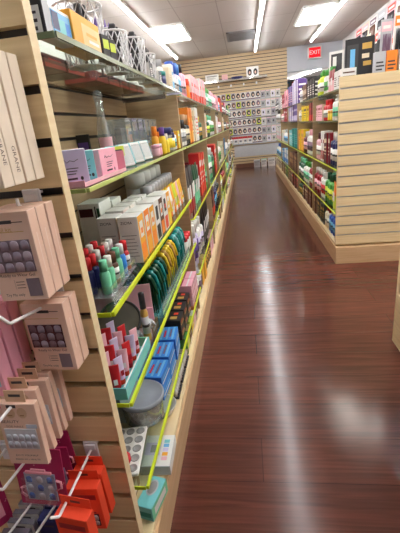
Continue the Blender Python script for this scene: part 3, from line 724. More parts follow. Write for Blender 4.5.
e=ob('hanging_pack',MB().box(-.022,.022,-.006,.006,0,.10,K('black'),.001).fy(-.0064,-.018,.018,.05,.075,K('purple')).fy(-.0066,-.004,.012,.02,.04,K('silver')),None,(-.545,1.30,z)); tag(e,'black pack with purple band at the back of the second shelf','pack')
for i,(c,cap,h) in enumerate((('rose','pink',.04),('pink','white',.042))): jar((-.330,1.435+.04*i,z),0,h,.016,c,cap,['small rose jar with pink lid before the yellow bottles','small pink jar with white lid before the yellow bottles'][i])
for i,(c,cap,h) in enumerate((('amber','orange',.105),('yellow','purple',.10),('amber','orange',.085),('yellow','white',.075))):
    bottle((-.345+.022*(i%2),1.512+.030*i,z),0,h,.014,c,cap,f'small {["orange-capped amber","purple-capped yellow","short orange-capped amber","white-capped yellow"][i]} bottle beside the blue lidded jars','bottle','yellow bottles on the second shelf',None,'tall')
for i,(x,y,h,r) in enumerate(((-.345,1.685,.098,.036),(-.435,1.735,.095,.033),(-.345,1.775,.075,.030))):
    jar((x,y,z),0,h,r,'white','navy',['nearest large jar with blue lid on the second shelf','rear jar with blue lid behind the nearest one','farther shorter jar with blue lid on the second shelf'][i],'jar','jars with blue lids',M_CLEAR if i==0 else None,'yellow')
bottle((-.34,1.838,z),0,.09,.022,'white','black','white bottle with black cap near the bay divider','bottle',None,'aqua'); carton((-.34,1.90,z),PI/2,.05,.05,.08,'yellow','amber','yellow carton closest to the first divider on second shelf',None,'white')

# ------------------------------------------------------------------ nearest left bay, third shelf
z=.7945
e=ob('bottle_tray',MB().box(-.055,.055,-.105,.105,0,.002,M_CLEAR).box(.053,.055,-.105,.105,.0022,.028,M_FILM).box(-.055,-.053,-.105,.105,.0022,.028,M_FILM).box(-.0528,.0528,-.105,-.103,.0022,.028,M_FILM).box(-.0528,.0528,.103,.105,.0022,.028,M_FILM),None,(-.375,.862,z)); tag(e,'clear tray holding the small marker bottles on third shelf','tray')
MK=[('mint','mint'),('mint','white'),('brown','brown'),('mint','mint'),('royal','white'),('red','red')]
BK=[('navy','red'),('navy','red'),('crimson','white'),('navy','red'),('red','white'),('navy','white')]
for i in range(6):
    y=.785+.031*i
    bottle((-.340,y,z+.0025),PI/2,.082,.0125,MK[i][0],MK[i][1],f'{["first mint","second mint","brown","third mint","blue","red"][i]} marker bottle in the front row of the clear tray','bottle','marker bottles in the clear tray',('white' if i in(2,5) else None),'tall')
    bottle((-.378,y,z+.0025),PI/2,.088,.0125,BK[i][0],BK[i][1],f'{BK[i][0] if BK[i][0]!="navy" else "navy blue"} marker bottle with {BK[i][1]} cap, {ORD[i]} in the tray middle row','bottle','marker bottles in the clear tray',None,'tall')
    if i<5: bottle((-.412,y+.01,z+.0025),PI/2,.090,.0125,'white',['red','white','red','white','red'][i],f'white marker bottle with {["red","white","red","white","red"][i]} cap, {ORD[i]} in the tray rear row','bottle','marker bottles in the clear tray',None,'tall')
def dye(x,y,front,side,top,acc,label,h=.135,w=.058,d=.06,art=2):
    o=carton((x,y,z),0,w,d,h,front,side,label,top,None,'box','hair colour cartons on the third shelf',0)
    mb=MB(); yy=-d/2-.0005; xx=w/2+.0005
    for k in range(7): mb.fy(yy,-w*.38,w*(.36-.06*(k%3)),h*(.15+.075*k),h*(.165+.075*k),K('grey'))
    mb.fx(xx,-d*.4,d*.38,h*.05,h*.40,K(acc)); mb.fx(xx,-d*.3,d*.25,h*.52,h*.86,K('white') if side!='white' else K('black')); mb.fx(xx+.0003,-d*.2,d*.15,h*.6,h*.72,K(acc))
    prints(mb,o)
    return o
o=dye(-.398,1.030,'white','white','white','grey','white ingredients carton, left of the front pair on third shelf'); text('ZICMA',.011,INKD,o,(-.004,-.0308,.118))
o=dye(-.335,1.022,'white','amber','white','orange','white ingredients carton with yellow side, right of the front pair'); text('ZICMA',.011,INKD,o,(-.004,-.0308,.118))
for i,(sd,ac) in enumerate((('orange','amber'),('amber','orange'),('white','black'),('brown','orange'),('white','scarlet'),('amber','yellow'))):
    dye(-.335,1.092+.067*i,'white',sd,'white',ac,f'{["orange sided","amber sided","white and black sided","brown sided","white and red sided","yellow sided"][i]} hair colour carton, {ORD[i+1]} along the front row',.135-.004*(i%2))
for i in range(4):
    o=dye(-.400,1.11+.075*i,'white','white','white','grey',f'plain white carton, {ORD[i]} along the second row behind colour cartons',.138)
o=carton((-.478,1.13,z),0,.070,.10,.165,'white','white','tall white carton with dark red panel at the rear left',None,None); prints(MB().fy(-.0506,-.031,.012,.125,.150,K('maroon')).fy(-.0506,.018,.022,.10,.156,K('black')).fy(-.0506,.024,.033,.10,.150,K('dgreen')),o)
carton((-.478,1.245,z),0,.065,.09,.150,'white','white','second tall white carton at the rear of third shelf',None,'maroon')
for i in range(4):
    jar((-.465,1.560+.105*i,z),0,.195,.042,'silver','white',f'large frosted canister with white lid, {ORD[i]} along the rear row','canister','frosted canisters at the rear',pbsdf('frosted_canister',(206,208,216),.4),'white')
for i in range(9):
    jar((-.394,1.455+.053*i,z),0,.152,.0235,'yellow' if i%3 else 'amber','silver',f'slim yellow canister with silver lid, {ORD[i]} along its row','canister','slim yellow canisters',None,['amber','rose','white'][i%3])
for i,c in enumerate(('yellow','white','amber','lime','yellow','rose','yellow','amber')):
    squeeze((-.340,1.575+.046*i,z),PI/2,.118,.019,c,'white' if i%2 else 'orange',f'{["yellow","white","amber","lime","bright yellow","rose","lemon yellow","deep amber"][i]} squeeze tube, {ORD[i]} along the far front of third shelf','tube','squeeze tubes on the third shelf',None,['orange','pink','white','green'][i%4])
# ------------------------------------------------------------------ nearest left bay, fourth shelf
z=.5575
e=ob('display_tray',MB().box(-.06,.06,-.115,.115,0,.003,K('aqua')).box(.057,.06,-.115,.115,.0031,.032,K('aqua')).box(-.06,-.057,-.115,.115,.0031,.045,K('mint')).box(-.0569,.0569,-.115,-.112,.0031,.032,K('aqua')).box(-.0569,.0569,.112,.115,.0031,.032,K('mint')),None,(-.366,.812,z)); tag(e,'pale aqua card tray of red and lavender gloss tubes','tray')
ob('white_liner',MB().box(.0535,.0565,-.1115,.1115,.0032,.034,K('white')),e)
k=0
for r,x in enumerate((-.338,-.370,-.400)):
    for i in range(6):
        y=.722+.034*i
        c=('red','lavender','rose')[(i+r)%3]
        o=squeeze((x,y,z+.0035),.35+.6*(i%2),.076+.012*r,.0105,c,'crimson' if c=='red' else 'scarlet',f'{c} gloss tube, {ORD[i]} from near end in the {["front","middle","rear"][r]} row of aqua tray','tube','gloss tubes in the mint tray',None,'crimson' if i%2 else 'white')
        k+=1
e=empty('round_mirror',(-.415,1.000,z)); e.rotation_euler=(.0,0,.30); tag(e,'round black rimmed mirror standing behind the aqua tray','mirror')
Tm=Matrix.Translation((0,0,.050))@Matrix.Rotation(PI/2-.85,4,'X')
ob('rim',MB().tube([(.064*math.cos(2*PI*k/28),.064*math.sin(2*PI*k/28),0) for k in range(28)],.0045,K('black'),8,Tm,True),e)
ob('glass',MB().lathe([(.061,-.002),(.061,.002)],pbsdf('mirror_silver',(128,122,112),.16,.5),28,Tm,1.,False),e); ob('foot',MB().box(-.03,.03,-.02,.03,0,.004,K('black'),.001),e)
e=put(MB().box(-.095,.095,-.003,.003,0,.125,K('rose',.5),.001),'header_card',(-.425,1.075,z),(-.10,0,.20),'pink header card standing behind the round mirror','card')
ob('lower_flap',MB().box(-.095,.095,-.010,-.0035,0,.045,K('pink',.5),.001),e)
carton((-.50,.79,z),0,.09,.10,.13,'brown','brown','plain brown carton behind the aqua tray',None,'tan','box',None,2)
o=bottle((-.322,.965,z),0,.155,.0115,'gold','charcoal','slim glitter bottle standing by the front edge of fourth shelf','bottle',None,'silver','tall')
for i,(x,y) in enumerate(((-.335,1.035),(-.355,.962))):
    mb=MB()
    for q in range(5):
        a=2*PI*q/5; mb.tube([(0,0,.002),(.014*math.cos(a),.014*math.sin(a),.022),(.022*math.cos(a),.022*math.sin(a),.008)],[.004,.008,.002],K('silver',.15),6)
    mb.lathe([(.010,0),(.012,.004),(.006,.03)],K('silver',.15),10)
    put(mb,'hair_bow',(x,y,z),0,['silver crinkled bow nearer the fourth shelf edge','silver crinkled bow farther from the fourth shelf edge'][i],'hair bow','silver bows')
def combmesh(col,h=.12):
    mb=MB(); m=K(col,.25)
    pts=[(0,-.030+.060*t,.02+h*math.sin(PI*(.15+.75*t))) for t in [i/8 for i in range(9)]]
    mb.tube(pts,[.003,.007,.009,.010,.010,.009,.008,.006,.002],m,6)
    for i in range(1,8):
        p=pts[i]; mb.tube([p,(p[0]+.008,p[1]+.004,p[2]*.5+.004),(p[0]+.002,p[1],.002)],[.004,.0045,.002],m,5)
    return mb
COMB={c:combmesh(c).mesh('claw_clip') for c in ('dgreen','teal','gold','yellow','aqua','green')}
def clips(y0,n,cols,what,dy=.034):
    for r in range(2):
        for i in range(n):
            c=cols[i%len(cols)]
            o=ob('claw_clip',COMB[c],None,(-.345-.075*r,y0+dy*i,z+.003),PI/2+.12*((i*7)%3-1)); tag(o,f'{dict(dgreen="dark green",gold="dull gold").get(c,c)} claw clip, {ORD[i]} along the {["front","rear"][r]} row of {what}','hair clip',what)
            ob('paper_tag',cm(('ctag',),lambda:MB().box(.008,.0088,-.010,.010,.004,.030,K('aqua',.5))),o)
clips(1.125,6,['dgreen','teal','dgreen'],'green clips')
clips(1.345,6,['yellow','gold','yellow'],'yellow clips')
clips(1.565,6,['teal','aqua','teal'],'pale teal clips')
for i,(y,n) in enumerate(((1.21,'green'),(1.43,'yellow'),(1.65,'pale teal'))):
    e=ob('clip_tray',MB().box(-.085,.085,-.105,.105,0,.0015,M_TEALFILM).box(.083,.085,-.105,.105,.0016,.040,M_TEALFILM),None,(-.388,y,z)); tag(e,f'clear teal tray under the {n} claw clips','tray','clear trays of clips')
for i in range(6):
    x=-.335-.05*(i%2); y=1.80+.05*(i//2)
    jar((x,y,z),0,.078,.021,'rose' if i%2 else 'white','red',f'red lidded {"rose" if i%2 else "white"} jar, {["first","first","second","second","last","last"][i]} pair by the divider on fourth shelf','jar','red lidded jars')

# ------------------------------------------------------------------ nearest left bay, fifth shelf and deck
z=.2935
mb=MB().box(-.062,.062,-.085,.085,.004,.014,K('white',.3),.002)
for k in range(2): mb.box(-.055,.055,-.08+.15*k,-.07+.15*k,0,.0039,K('white'))
e=put(mb,'palette_tray',(-.394,.786,z),(0,-.05,.10),'white tray of round wells at the near end of fifth shelf','tray')
wm=cm(('well',),lambda:MB().lathe([(.0125,.0),(.0125,.0016),(.0105,.0018),(.009,.0006),(.002,.0004)],K('grey',.2),16))
for i in range(4):
    for j in range(5): ob('well',wm,e,(-.045+.030*i,-.066+.033*j,.0142))
e=put(MB().lathe([(.006,0),(.012,.006),(.012,.014),(.004,.022)],K('red',.2),12,Matrix.Rotation(PI/2,4,'X')@Matrix.Diagonal((1,1,2.0,1))),'nail_polish_cap',(-.372,.762,z+.031),.4,'small red item lying on the white tray of wells','cap')
e=ob('round_tub',MB().lathe([(.056,0),(.062,.004),(.066,.070),(.067,.077)],M_CLEAR,28),None,(-.366,.938,z)); tag(e,'clear round tub with grey lid on the fifth shelf','tub')
ob('lid',MB().lathe([(.070,.071),(.072,.075),(.072,.085),(.068,.088),(.066,.085),(.02,.085)],pbsdf('tub_lid_grey',(158,164,174),.25),28),e)
ob('contents',MB().lathe([(.048,.003),(.052,.03),(.050,.045),(.02,.05)],pbsdf('tub_contents',(170,158,150),.5,noise=.7,scale=110),20),e)
for i in range(3):
    for j in range(2):
        y=1.06+.115*i
        o=carton((-.352,y,z+.047*j),PI/2+.06*(i-1),.102,.080,.0462,'royal','blue',f'{["lower","upper"][j]} blue striped box in the {["nearest","middle","farthest"][i]} stack on fifth shelf','royal',None,'box','blue striped boxes')
        mb=MB()
        for k in range(3): mb.ft(.0467,-.045,.045,-.032+.022*k,-.024+.022*k,K('sky'))
        mb.ft(.0467,-.03,.03,-.021,-.014,K('plum')); mb.ft(.0467,-.03,.02,.001,.008,K('red'))
        mb.fy(-.0406,-.045,.045,.012,.018,K('white')); mb.fy(-.0406,-.04,.03,.026,.032,K('sky'))
        prints(mb,o)
for i in range(3):
    for j in range(2):
        o=carton((-.350,1.43+.100*i,z+.048*j),PI/2,.090,.075,.0472,'black','black',f'{["lower","upper"][j]} black box with gold print, {["near","middle","far"][i]} stack on fifth shelf',None,None,'box','black boxes with gold print')
        prints(MB().fy(-.0381,-.03,.03,.015,.022,K('gold')).fy(-.0381,-.03,.01,.028,.034,K('scarlet')).ft(.0477,-.03,-.005,-.02,.01,K('gold')).ft(.0477,.01,.03,-.02,.0,K('scarlet')),o)
for i in range(2):
    for j in range(3):
        o=carton((-.345,1.758+.105*i,z+.038*j),PI/2,.10,.080,.0372,'rose','pink',f'{["lowest","middle","topmost"][j]} pink striped box in the {["nearer","farther"][i]} pink stack',None,None,'box','pink striped boxes')
        prints(MB().fy(-.0406,-.048,.048,.010,.014,K('white')).fy(-.0406,-.048,.048,.022,.027,K('magenta')).ft(.0377,-.048,.048,-.02,-.012,K('white')).ft(.0377,-.048,.048,.01,.018,K('magenta')),o)
z=.1525
o=carton((-.314,.745,z),-.22,.050,.098,.048,'aqua','mint','teal box on the base deck at the near end','aqua',None,'box')
mb=MB(); n=16; mb.add([(.016*math.cos(2*PI*k/n)-.002,.026*math.sin(2*PI*k/n)+.012,.0485) for k in range(n)],[tuple(range(n))],K('silver')); mb.add([(.012*math.cos(2*PI*k/n)-.002,.021*math.sin(2*PI*k/n)+.012,.0488) for k in range(n)],[tuple(range(n))],K('grey'))
mb.fx(.0255,-.035,.035,.012,.036,K('white')); mb.fy(-.0495,-.02,.02,.012,.03,K('teal')); prints(mb,o)
o=carton((-.330,.900,z),.04,.096,.125,.036,'silver','white','white colour palette box on the base deck under the tray','white',None,'box')
mb=MB().ft(.0365,-.042,.008,-.02,.03,K('lavender')).ft(.0368,-.024,.002,-.01,.02,K('grey'))
for k,c in enumerate(('rose','amber','lavender','sky','aqua')): mb.ft(.0365,.016,.034,-.040+.017*k,-.026+.017*k,K(c))
mb.fy(-.053,-.01,.004,.008,.026,K('grey')); prints(mb,o)
carton((-.415,.755,z),.0,.09,.11,.06,'brown','tan','brown carton behind the teal box on deck',None,'cream'); carton((-.435,.90,z),.0,.08,.11,.05,'charcoal','charcoal','charcoal carton behind the white palette box',None,'silver')
e=put(MB().lathe([(.030,0),(.034,.003),(.052,.040),(.054,.045),(.050,.043),(.032,.006)],K('white',.2),24),'bowl',(-.358,1.105,z),0,'white bowl on the base deck behind the palette box','bowl')
for i in range(3):
    mb=MB().box(-.045,.045,-.012,.012,0,.010,K('black'),.002)
    e=put(mb,'nail_display_strip',(-.322,1.225+.10*i,z),PI/2,f'{["nearest","middle","farthest"][i]} black strip of white pegs on the base deck','display strip','black display strips')
    for k in range(5): ob('peg',cm(('peg',),lambda:MB().lathe([(.006,.0102),(.007,.03),(.003,.042)],K('white',.3),8)),e,(-.036+.018*k,0,0))
for i,(c,s_,y,h,w) in enumerate((('lime','green',1.53,.08,.07),('brown','tan',1.61,.075,.07),('yellow','lime',1.69,.08,.07),('rose','white',1.77,.07,.07),('brown','orange',1.85,.08,.07))):
    carton((-.350,y,z),PI/2,w,.07,h,c,s_,f'{["lime green","brown","yellow","rose","dark brown"][i]} carton, {ORD[i]} after the black strips on deck',None,'cream','box','cartons at the far end of the deck',1)
for i in range(8): carton((-.470,1.04+.11*i,z),PI/2,.10,.10,.08,['silver','tan','teal','white'][i%4],['silver','tan','teal','white'][i%4],f'{["silver","tan","teal","white"][i%4]} carton, {ORD[i]} along the shaded rear row of the near deck',None,'cream','box','rear cartons on the near deck')
for i in range(8):
    carton((-.475,1.06+.108*i,.2935),PI/2,.10,.11,.10,['sky','silver','rose','tan'][i%4],['sky','silver','rose','tan'][i%4],f'{["sky blue","silver","rose","tan"][i%4]} carton, {ORD[i]} along the rear row of the fifth shelf',None,'silver','box','rear cartons on the fifth shelf')
# ------------------------------------------------------------------ farther left bays
def lay(side,bay,shelf_n,zt,y0,y1,items,**kw):
    row(side,zt,y0+.02,y1-.015,items,f'{shelf_n} shelf, {BAY[bay]} {side} bay' if shelf_n!='deck' else f'base deck, {BAY[bay]} {side} bay',**kw)
B2=(1.977,3.228)
zs=[1.3005,1.0565,.6845,.3665,.1525]
lay('left',1,'top',zs[0],*B2,[('bottle:tall',('lavender','blue','white'),.15,.058,'lavender blue-capped bottle',2),('bottle:tall',('white','royal','sky'),.16,.058,'white blue-capped bottle',2),('bottle',('pink','black','rose'),.18,.066,'pink black-capped bottle',3),('jar',('orange','scarlet'),.12,.085,'orange red-lidded jar',2),('carton:1',('rose','white','scarlet'),.16,.095,'white red-striped carton',5)])
lay('left',1,'second',zs[1],*B2,[('bottle:tall',('white','black','silver'),.13,.045,'white black-capped bottle',4),('bottle:tall',('black','tan','cream'),.16,.05,'black tan-capped bottle',3),('carton:1',('orange','orange','amber'),.20,.08,'tall orange carton',2),('carton',('cream','cream','tan'),.19,.06,'cream carton',2),('carton:2',('white','white','scarlet'),.21,.10,'white red-printed pack',2),('bottle',('dgreen','yellow','gold'),.16,.07,'green yellow-capped bottle',3)])
lay('left',1,'third',zs[2],*B2,[('pouch',('charcoal','crimson'),.25,.09,'crimson dark-topped pouch',4),('pouch',('dgreen','mint'),.24,.085,'green pouch',3),('carton',('scarlet','red','white'),.29,.075,'tall red carton',4),('bottle',('green','white','mint'),.24,.07,'green white-capped bottle',3)])
lay('left',1,'third',zs[2],*B2,[('carton',('crimson','maroon','black'),.20,.10,'crimson carton behind',4),('carton',('dgreen','dgreen','mint'),.20,.10,'dark green carton behind',3),('carton',('maroon','crimson','red'),.20,.10,'maroon carton behind',4)],depth=.13)
lay('left',1,'fourth',zs[3],*B2,[('bottle:tall',('lavender','white','purple'),.24,.055,'lavender white-capped bottle',5),('bottle',('white','white','lavender'),.22,.075,'white bottle',3),('pouch',('black','charcoal'),.26,.09,'black pouch',5)])
lay('left',1,'fourth',zs[3],*B2,[('pouch',('charcoal','black'),.28,.10,'black pouch behind',11)],depth=.12)
lay('left',1,'deck',zs[4],*B2,[('bottle',('white','lavender','plum'),.17,.07,'white lavender-capped bottle',4),('carton',('amber','gold','yellow'),.15,.10,'gold carton',2),('bottle',('brown','black','gold'),.17,.07,'brown black-capped bottle',5),('carton',('rose','pink','white'),.15,.09,'pink carton',3)])
PAL=[('dgreen','green'),('white','silver'),('crimson','scarlet'),('mint','teal'),('cream','gold'),('rose','magenta'),('navy','sky'),('brown','amber'),('lime','dgreen'),('black','silver')]
FAR=[]
def farbay(side,bay,y0,y1,zlist,names,heights,themes,w):
    for zi,(zt,nm,hh) in enumerate(zip(zlist,names,heights)):
        its=[]
        th=themes[zi]
        for q,(kind,cl,desc,n) in enumerate(th): its.append((kind,cl,hh*(1,.9,.96,.85)[q%4],w,desc,n))
        lay(side,bay,nm,zt,y0+.012,y1-.012,its)
NM=['top','second','third','fourth','deck']
farbay('left',2,3.24,4.5,zs,NM,[.20,.19,.28,.24,.17],[
 [('carton:1',('rose','white','scarlet'),'white red-striped carton',3),('bottle',('mint','white','white'),'mint white-capped bottle',4),('bottle',('white','green','mint'),'white green-capped bottle',4)],
 [('carton:2',('cream','white','scarlet'),'cream red-printed carton',2),('bottle',('dgreen','yellow','lime'),'green yellow-capped bottle',4),('bottle',('white','mint','green'),'white mint-capped bottle',4)],
 [('bottle',('mint','white','white'),'mint white-capped bottle',4),('bottle',('dgreen','white','green'),'dark green bottle',4),('carton',('scarlet','red','white'),'red carton',3)],
 [('carton:1',('brown','maroon','scarlet'),'brown carton',4),('bottle',('navy','white','sky'),'navy white-capped bottle',4),('bottle',('black','silver','gold'),'black silver-capped bottle',3)],
 [('carton',('cream','tan','gold'),'cream carton',4),('bottle',('lime','green','white'),'lime green-capped bottle',4),('carton',('tan','brown','cream'),'tan carton',4)]],.095)
farbay('left',3,4.5,5.8,zs,NM,[.20,.19,.27,.24,.17],[
 [('bottle',('white','pink','rose'),'white pink-capped bottle',3),('carton:3',('rose','pink','crimson'),'pink carton',3),('bottle',('white','silver','sky'),'white silver-capped bottle',3)],
 [('carton:2',('white','white','rose'),'white pink-printed carton',4),('bottle',('rose','crimson','white'),'rose crimson-capped bottle',5)],
 [('bottle',('white','mint','green'),'white mint-capped bottle',5),('carton',('cream','cream','green'),'cream green-printed carton',4)],
 [('bottle',('lime','dgreen','white'),'lime green-capped bottle',4),('bottle',('crimson','black','gold'),'crimson black-capped bottle',5)],
 [('carton',('white','silver','sky'),'white carton',4),('carton',('lime','green','white'),'lime carton',5)]],.12)
for b,(y0,y1) in ((4,(5.8,7.08)),(5,(7.08,8.36)),(6,(8.36,9.6))):
    o1=PAL[(b*3)%10]; o2=PAL[(b*3+4)%10]; o3=PAL[(b*5+1)%10]
    th=[]
    for r in range(5):
        a=PAL[(b*3+r*2)%10]; c=PAL[(b*3+r*2+5)%10]
        th.append([('carton:1',(a[0],a[1],a[1]),f'{ {"dgreen":"dark green"}.get(a[0],a[0])} carton',3),('bottle',(c[0],c[1],'white'),f'{ {"dgreen":"dark green"}.get(c[0],c[0])} bottle',4)])
    farbay('left',b,y0,y1,zs,NM,[.20,.19,.26,.22,.16],th,.155)

# ------------------------------------------------------------------ right shelves
zr=[1.3015,1.0845,.7345,.3945,.1525]
R1=(3.032,4.228)
lay('right',0,'top',zr[0],3.10,4.228,[('carton:2',('white','white','brown'),.13,.11,'white brown-printed carton',2),('pouch',('crimson','rose'),.16,.10,'pink and crimson pouch',2),('bottle:oval',('white','green','green'),.20,.10,'white green-labelled jug',3),('bottle',('lime','green','white'),.21,.09,'lime green-capped bottle',2)])
lay('right',0,'second',zr[1],*R1,[('bottle:pump',('green','white','lime'),.19,.085,'green pump bottle',2),('bottle:pump',('white','white','mint'),.19,.08,'white pump bottle',2),('jar',('yellow','amber'),.08,.075,'yellow jar',2),('bottle',('red','red','white'),.17,.07,'red bottle',3),('carton',('rose','cream','crimson'),.14,.08,'rose carton',4)])
lay('right',0,'third',zr[2],*R1,[('bottle:tall',('charcoal','black','gold'),.24,.07,'charcoal bottle',2),('bottle',('navy','white','white'),.26,.085,'navy white-capped bottle',3),('carton',('maroon','crimson','cream'),.25,.07,'maroon carton',3),('carton:1',('white','white','crimson'),.26,.075,'white crimson-footed carton',2),('bottle',('rose','maroon','white'),.24,.07,'rose maroon-capped bottle',3)])
lay('right',0,'fourth',zr[3],*R1,[('pouch',('orange','lime'),.22,.11,'orange and lime pouch',2),('bottle',('green','dgreen','lime'),.25,.085,'green bottle',4),('bottle',('white','white','red'),.24,.075,'white red-labelled bottle',3),('bottle',('crimson','white','rose'),.24,.07,'crimson white-capped bottle',4)])
lay('right',0,'fourth',zr[3],*R1,[('bottle',('mint','white','green'),.26,.09,'mint bottle behind',10)],depth=.12)
lay('right',0,'deck',zr[4],*R1,[('bottle',('blue','white','sky'),.20,.075,'blue white-capped bottle',5),('bottle',('cream','crimson','white'),.19,.075,'cream red-capped bottle',2),('carton',('black','charcoal','gold'),.19,.09,'black carton',4),('carton',('brown','maroon','tan'),.19,.085,'brown carton',3)])
lay('right',0,'deck',zr[4],*R1,[('bottle',('navy','white','white'),.21,.085,'navy bottle behind',5),('bottle',('white','white','sky'),.21,.08,'white bottle behind',5)],depth=.10)
farbay('right',1,4.24,5.46,zr,NM,[.19,.18,.26,.25,.19],[
 [('carton:2',('black','charcoal','white'),'black carton',4),('carton:3',('brown','black','cream'),'brown carton',3),('bottle',('white','black','silver'),'white black-capped bottle',3)],
 [('carton:1',('crimson','maroon','red'),'crimson carton',3),('carton',('yellow','yellow','charcoal'),'yellow carton',5),('bottle',('cream','gold','white'),'cream gold-capped bottle',3)],
 [('bottle',('white','pink','plum'),'white pink-capped bottle',4),('bottle',('maroon','white','rose'),'maroon white-capped bottle',3),('carton',('amber','yellow','gold'),'amber carton',4)],
 [('bottle',('crimson','white','white'),'crimson white-capped bottle',3),('bottle',('white','green','mint'),'white green-capped bottle',4),('bottle',('dgreen','mint','white'),'dark green mint-capped bottle',4)],
 [('carton',('maroon','brown','tan'),'maroon carton',4),('carton',('brown','maroon','cream'),'brown carton',3),('bottle',('dgreen','black','gold'),'dark green black-capped bottle',4)]],.10)
farbay('right',2,5.46,6.68,zr,NM,[.30,.22,.25,.26,.19],[
 [('carton:2',('lavender','purple','white'),'tall lavender pack',4),('carton:2',('purple','lavender','rose'),'tall purple pack',4)],
 [('carton:1',('purple','plum','lavender'),'purple carton',4),('carton:3',('lavender','purple','white'),'lavender carton',4)],
 [('carton:2',('teal','teal','aqua'),'teal carton',5),('carton',('aqua','teal','white'),'aqua carton',3)],
 [('carton',('brown','maroon','tan'),'brown carton',5),('carton:1',('tan','brown','maroon'),'tan carton',3)],
 [('carton',('maroon','brown','scarlet'),'maroon carton',5),('carton',('brown','tan','cream'),'brown carton',3)]],.13)
farbay('right',3,6.68,7.9,zr,NM,[.26,.20,.22,.24,.18],[
 [('carton:3',('rose','pink','crimson'),'rose carton',3),('carton:1',('crimson','red','rose'),'crimson carton',3)],
 [('carton',('crimson','red','white'),'crimson carton',4),('bottle',('rose','crimson','white'),'rose crimson-capped bottle',3)],
 [('bottle',('white','silver','sky'),'white silver-capped bottle',4),('carton:2',('cream','white','sky'),'cream carton',3)],
 [('carton:1',('white','sky','royal'),'white blue-footed carton',4),('carton',('sky','blue','white'),'sky blue carton',3)],
 [('carton',('dgreen','green','lime'),'dark green carton',4),('carton',('tan','brown','cream'),'tan carton',3)]],.15)
farbay('right',4,7.9,9.2,zr,NM,[.22,.20,.22,.24,.18],[
 [('carton:2',('silver','white','charcoal'),'silver carton',3),('bottle',('black','silver','white'),'black bottle',4)],
 [('bottle',('white','black','silver'),'white black-capped bottle',6)],
 [('carton:1',('white','silver','rose'),'white rose-footed carton',7)],
 [('bottle',('white','blue','sky'),'white blue-capped bottle',6)],
 [('carton',('cream','tan','brown'),'cream carton',7)]],.16)

# tall packs standing on the right unit behind the end panel (top shelf, near end and its far half)
def hairpack(loc,rz,w,h,bodyc,hair,acc,label,group,pal='white',face=True):
    """tall hanging hair pack: card, clear sleeve, hank of hair, header"""
    def mk():
        mb=MB().box(-w/2,w/2,-.002,.002,0,h,K(bodyc,.5),.0008)
        mb.fy(-.0024,-w*.42,w*.42,h*.82,h*.96,K(acc)); mb.fy(-.0026,-w*.3,w*.3,h*.86,h*.91,K(pal)); mb.fy(-.0024,-w*.40,w*.40,h*.04,h*.16,K(acc))
        return mb
    o=ob('hair_pack',cm(('hairpack',round(w,3),round(h,3),bodyc,acc,pal),mk),None,loc,rz); tag(o,label,'hair pack',group)
    def hk():
        mb=MB(); n=7
        for k in range(n):
            x=-w*.28+w*.56*k/(n-1); ph=k*1.3
            mb.tube([(x+w*.03*math.sin(ph+t*7),-.010+.003*math.sin(ph*2+t*5),h*(.78-.60*t)) for t in [q/6 for q in range(7)]],[w*.03,w*.06,w*.065,w*.065,w*.06,w*.05,w*.02],K(hair,.35),5)
        return mb
    ob('hair',cm(('hair',round(w,3),round(h,3),hair),hk),o)
    return o
zt=zr[0]
e=carton((.885,3.33,zt),-.35,.20,.06,.34,'black','charcoal','large black box with blue portrait panel behind the end panel',None,None,'box')
prints(MB().fy(-.0306,-.085,-.005,.08,.30,K('charcoal')).fy(-.0308,-.062,-.028,.07,.27,K('sky')).fy(-.0309,-.05,-.015,.03,.10,K('orange')).fy(-.0309,-.04,-.01,.11,.15,K('dgreen')).fy(-.0306,.02,.085,.26,.30,K('gold')).fy(-.0306,.02,.07,.20,.23,K('cream')).fy(-.0306,.03,.085,.15,.18,K('gold')).fy(-.0306,.02,.08,.06,.09,K('silver')),e)
e=carton((.790,3.62,zt),-.55,.12,.05,.31,'white','silver','white box with black figure standing left of the black portrait box',None,None,'box')
prints(MB().fy(-.0256,-.045,.045,.10,.29,K('charcoal')).fy(-.0259,-.02,.03,.02,.09,K('silver')).fy(-.0259,-.03,.0,.2,.27,K('white')),e)
for i,(x,y,w,h,b,hr,ac,lb) in enumerate([(1.00,3.115,.078,.40,'silver','plum','rose','silver pack of plum hair beside the black portrait box'),(1.085,3.115,.078,.43,'white','black','orange','white pack with black hair, middle of three by the end panel'),(1.17,3.115,.078,.46,'white','charcoal','orange','white pack with dark hair nearest the right picture edge')]):
    hairpack((x,y,zt),0,w,h,b,hr,ac,lb,'hair packs on the right unit')
for i,(x,y,c) in enumerate(((1.02,3.058,'orange'),(1.105,3.058,'white'),(.945,3.058,'silver'),(1.19,3.058,'orange'))):
    carton((x,y,zt),0,.07,.05,.20,c,c,f'{["left orange","white","silver","right orange"][i]} carton before hair packs over the end panel',None,'charcoal','box','cartons over the end panel',2)
for i in range(8):
    hairpack((1.06+.03*(i%2),3.42+.17*i,zt),-PI/2,.15,.42,['silver','white','cream','silver'][i%4],['black','charcoal','brown','black'][i%4],['rose','scarlet','silver','plum'][i%4],f'upright hair pack, {ORD[i]} from near end along the right unit spine','hair packs along the right spine')
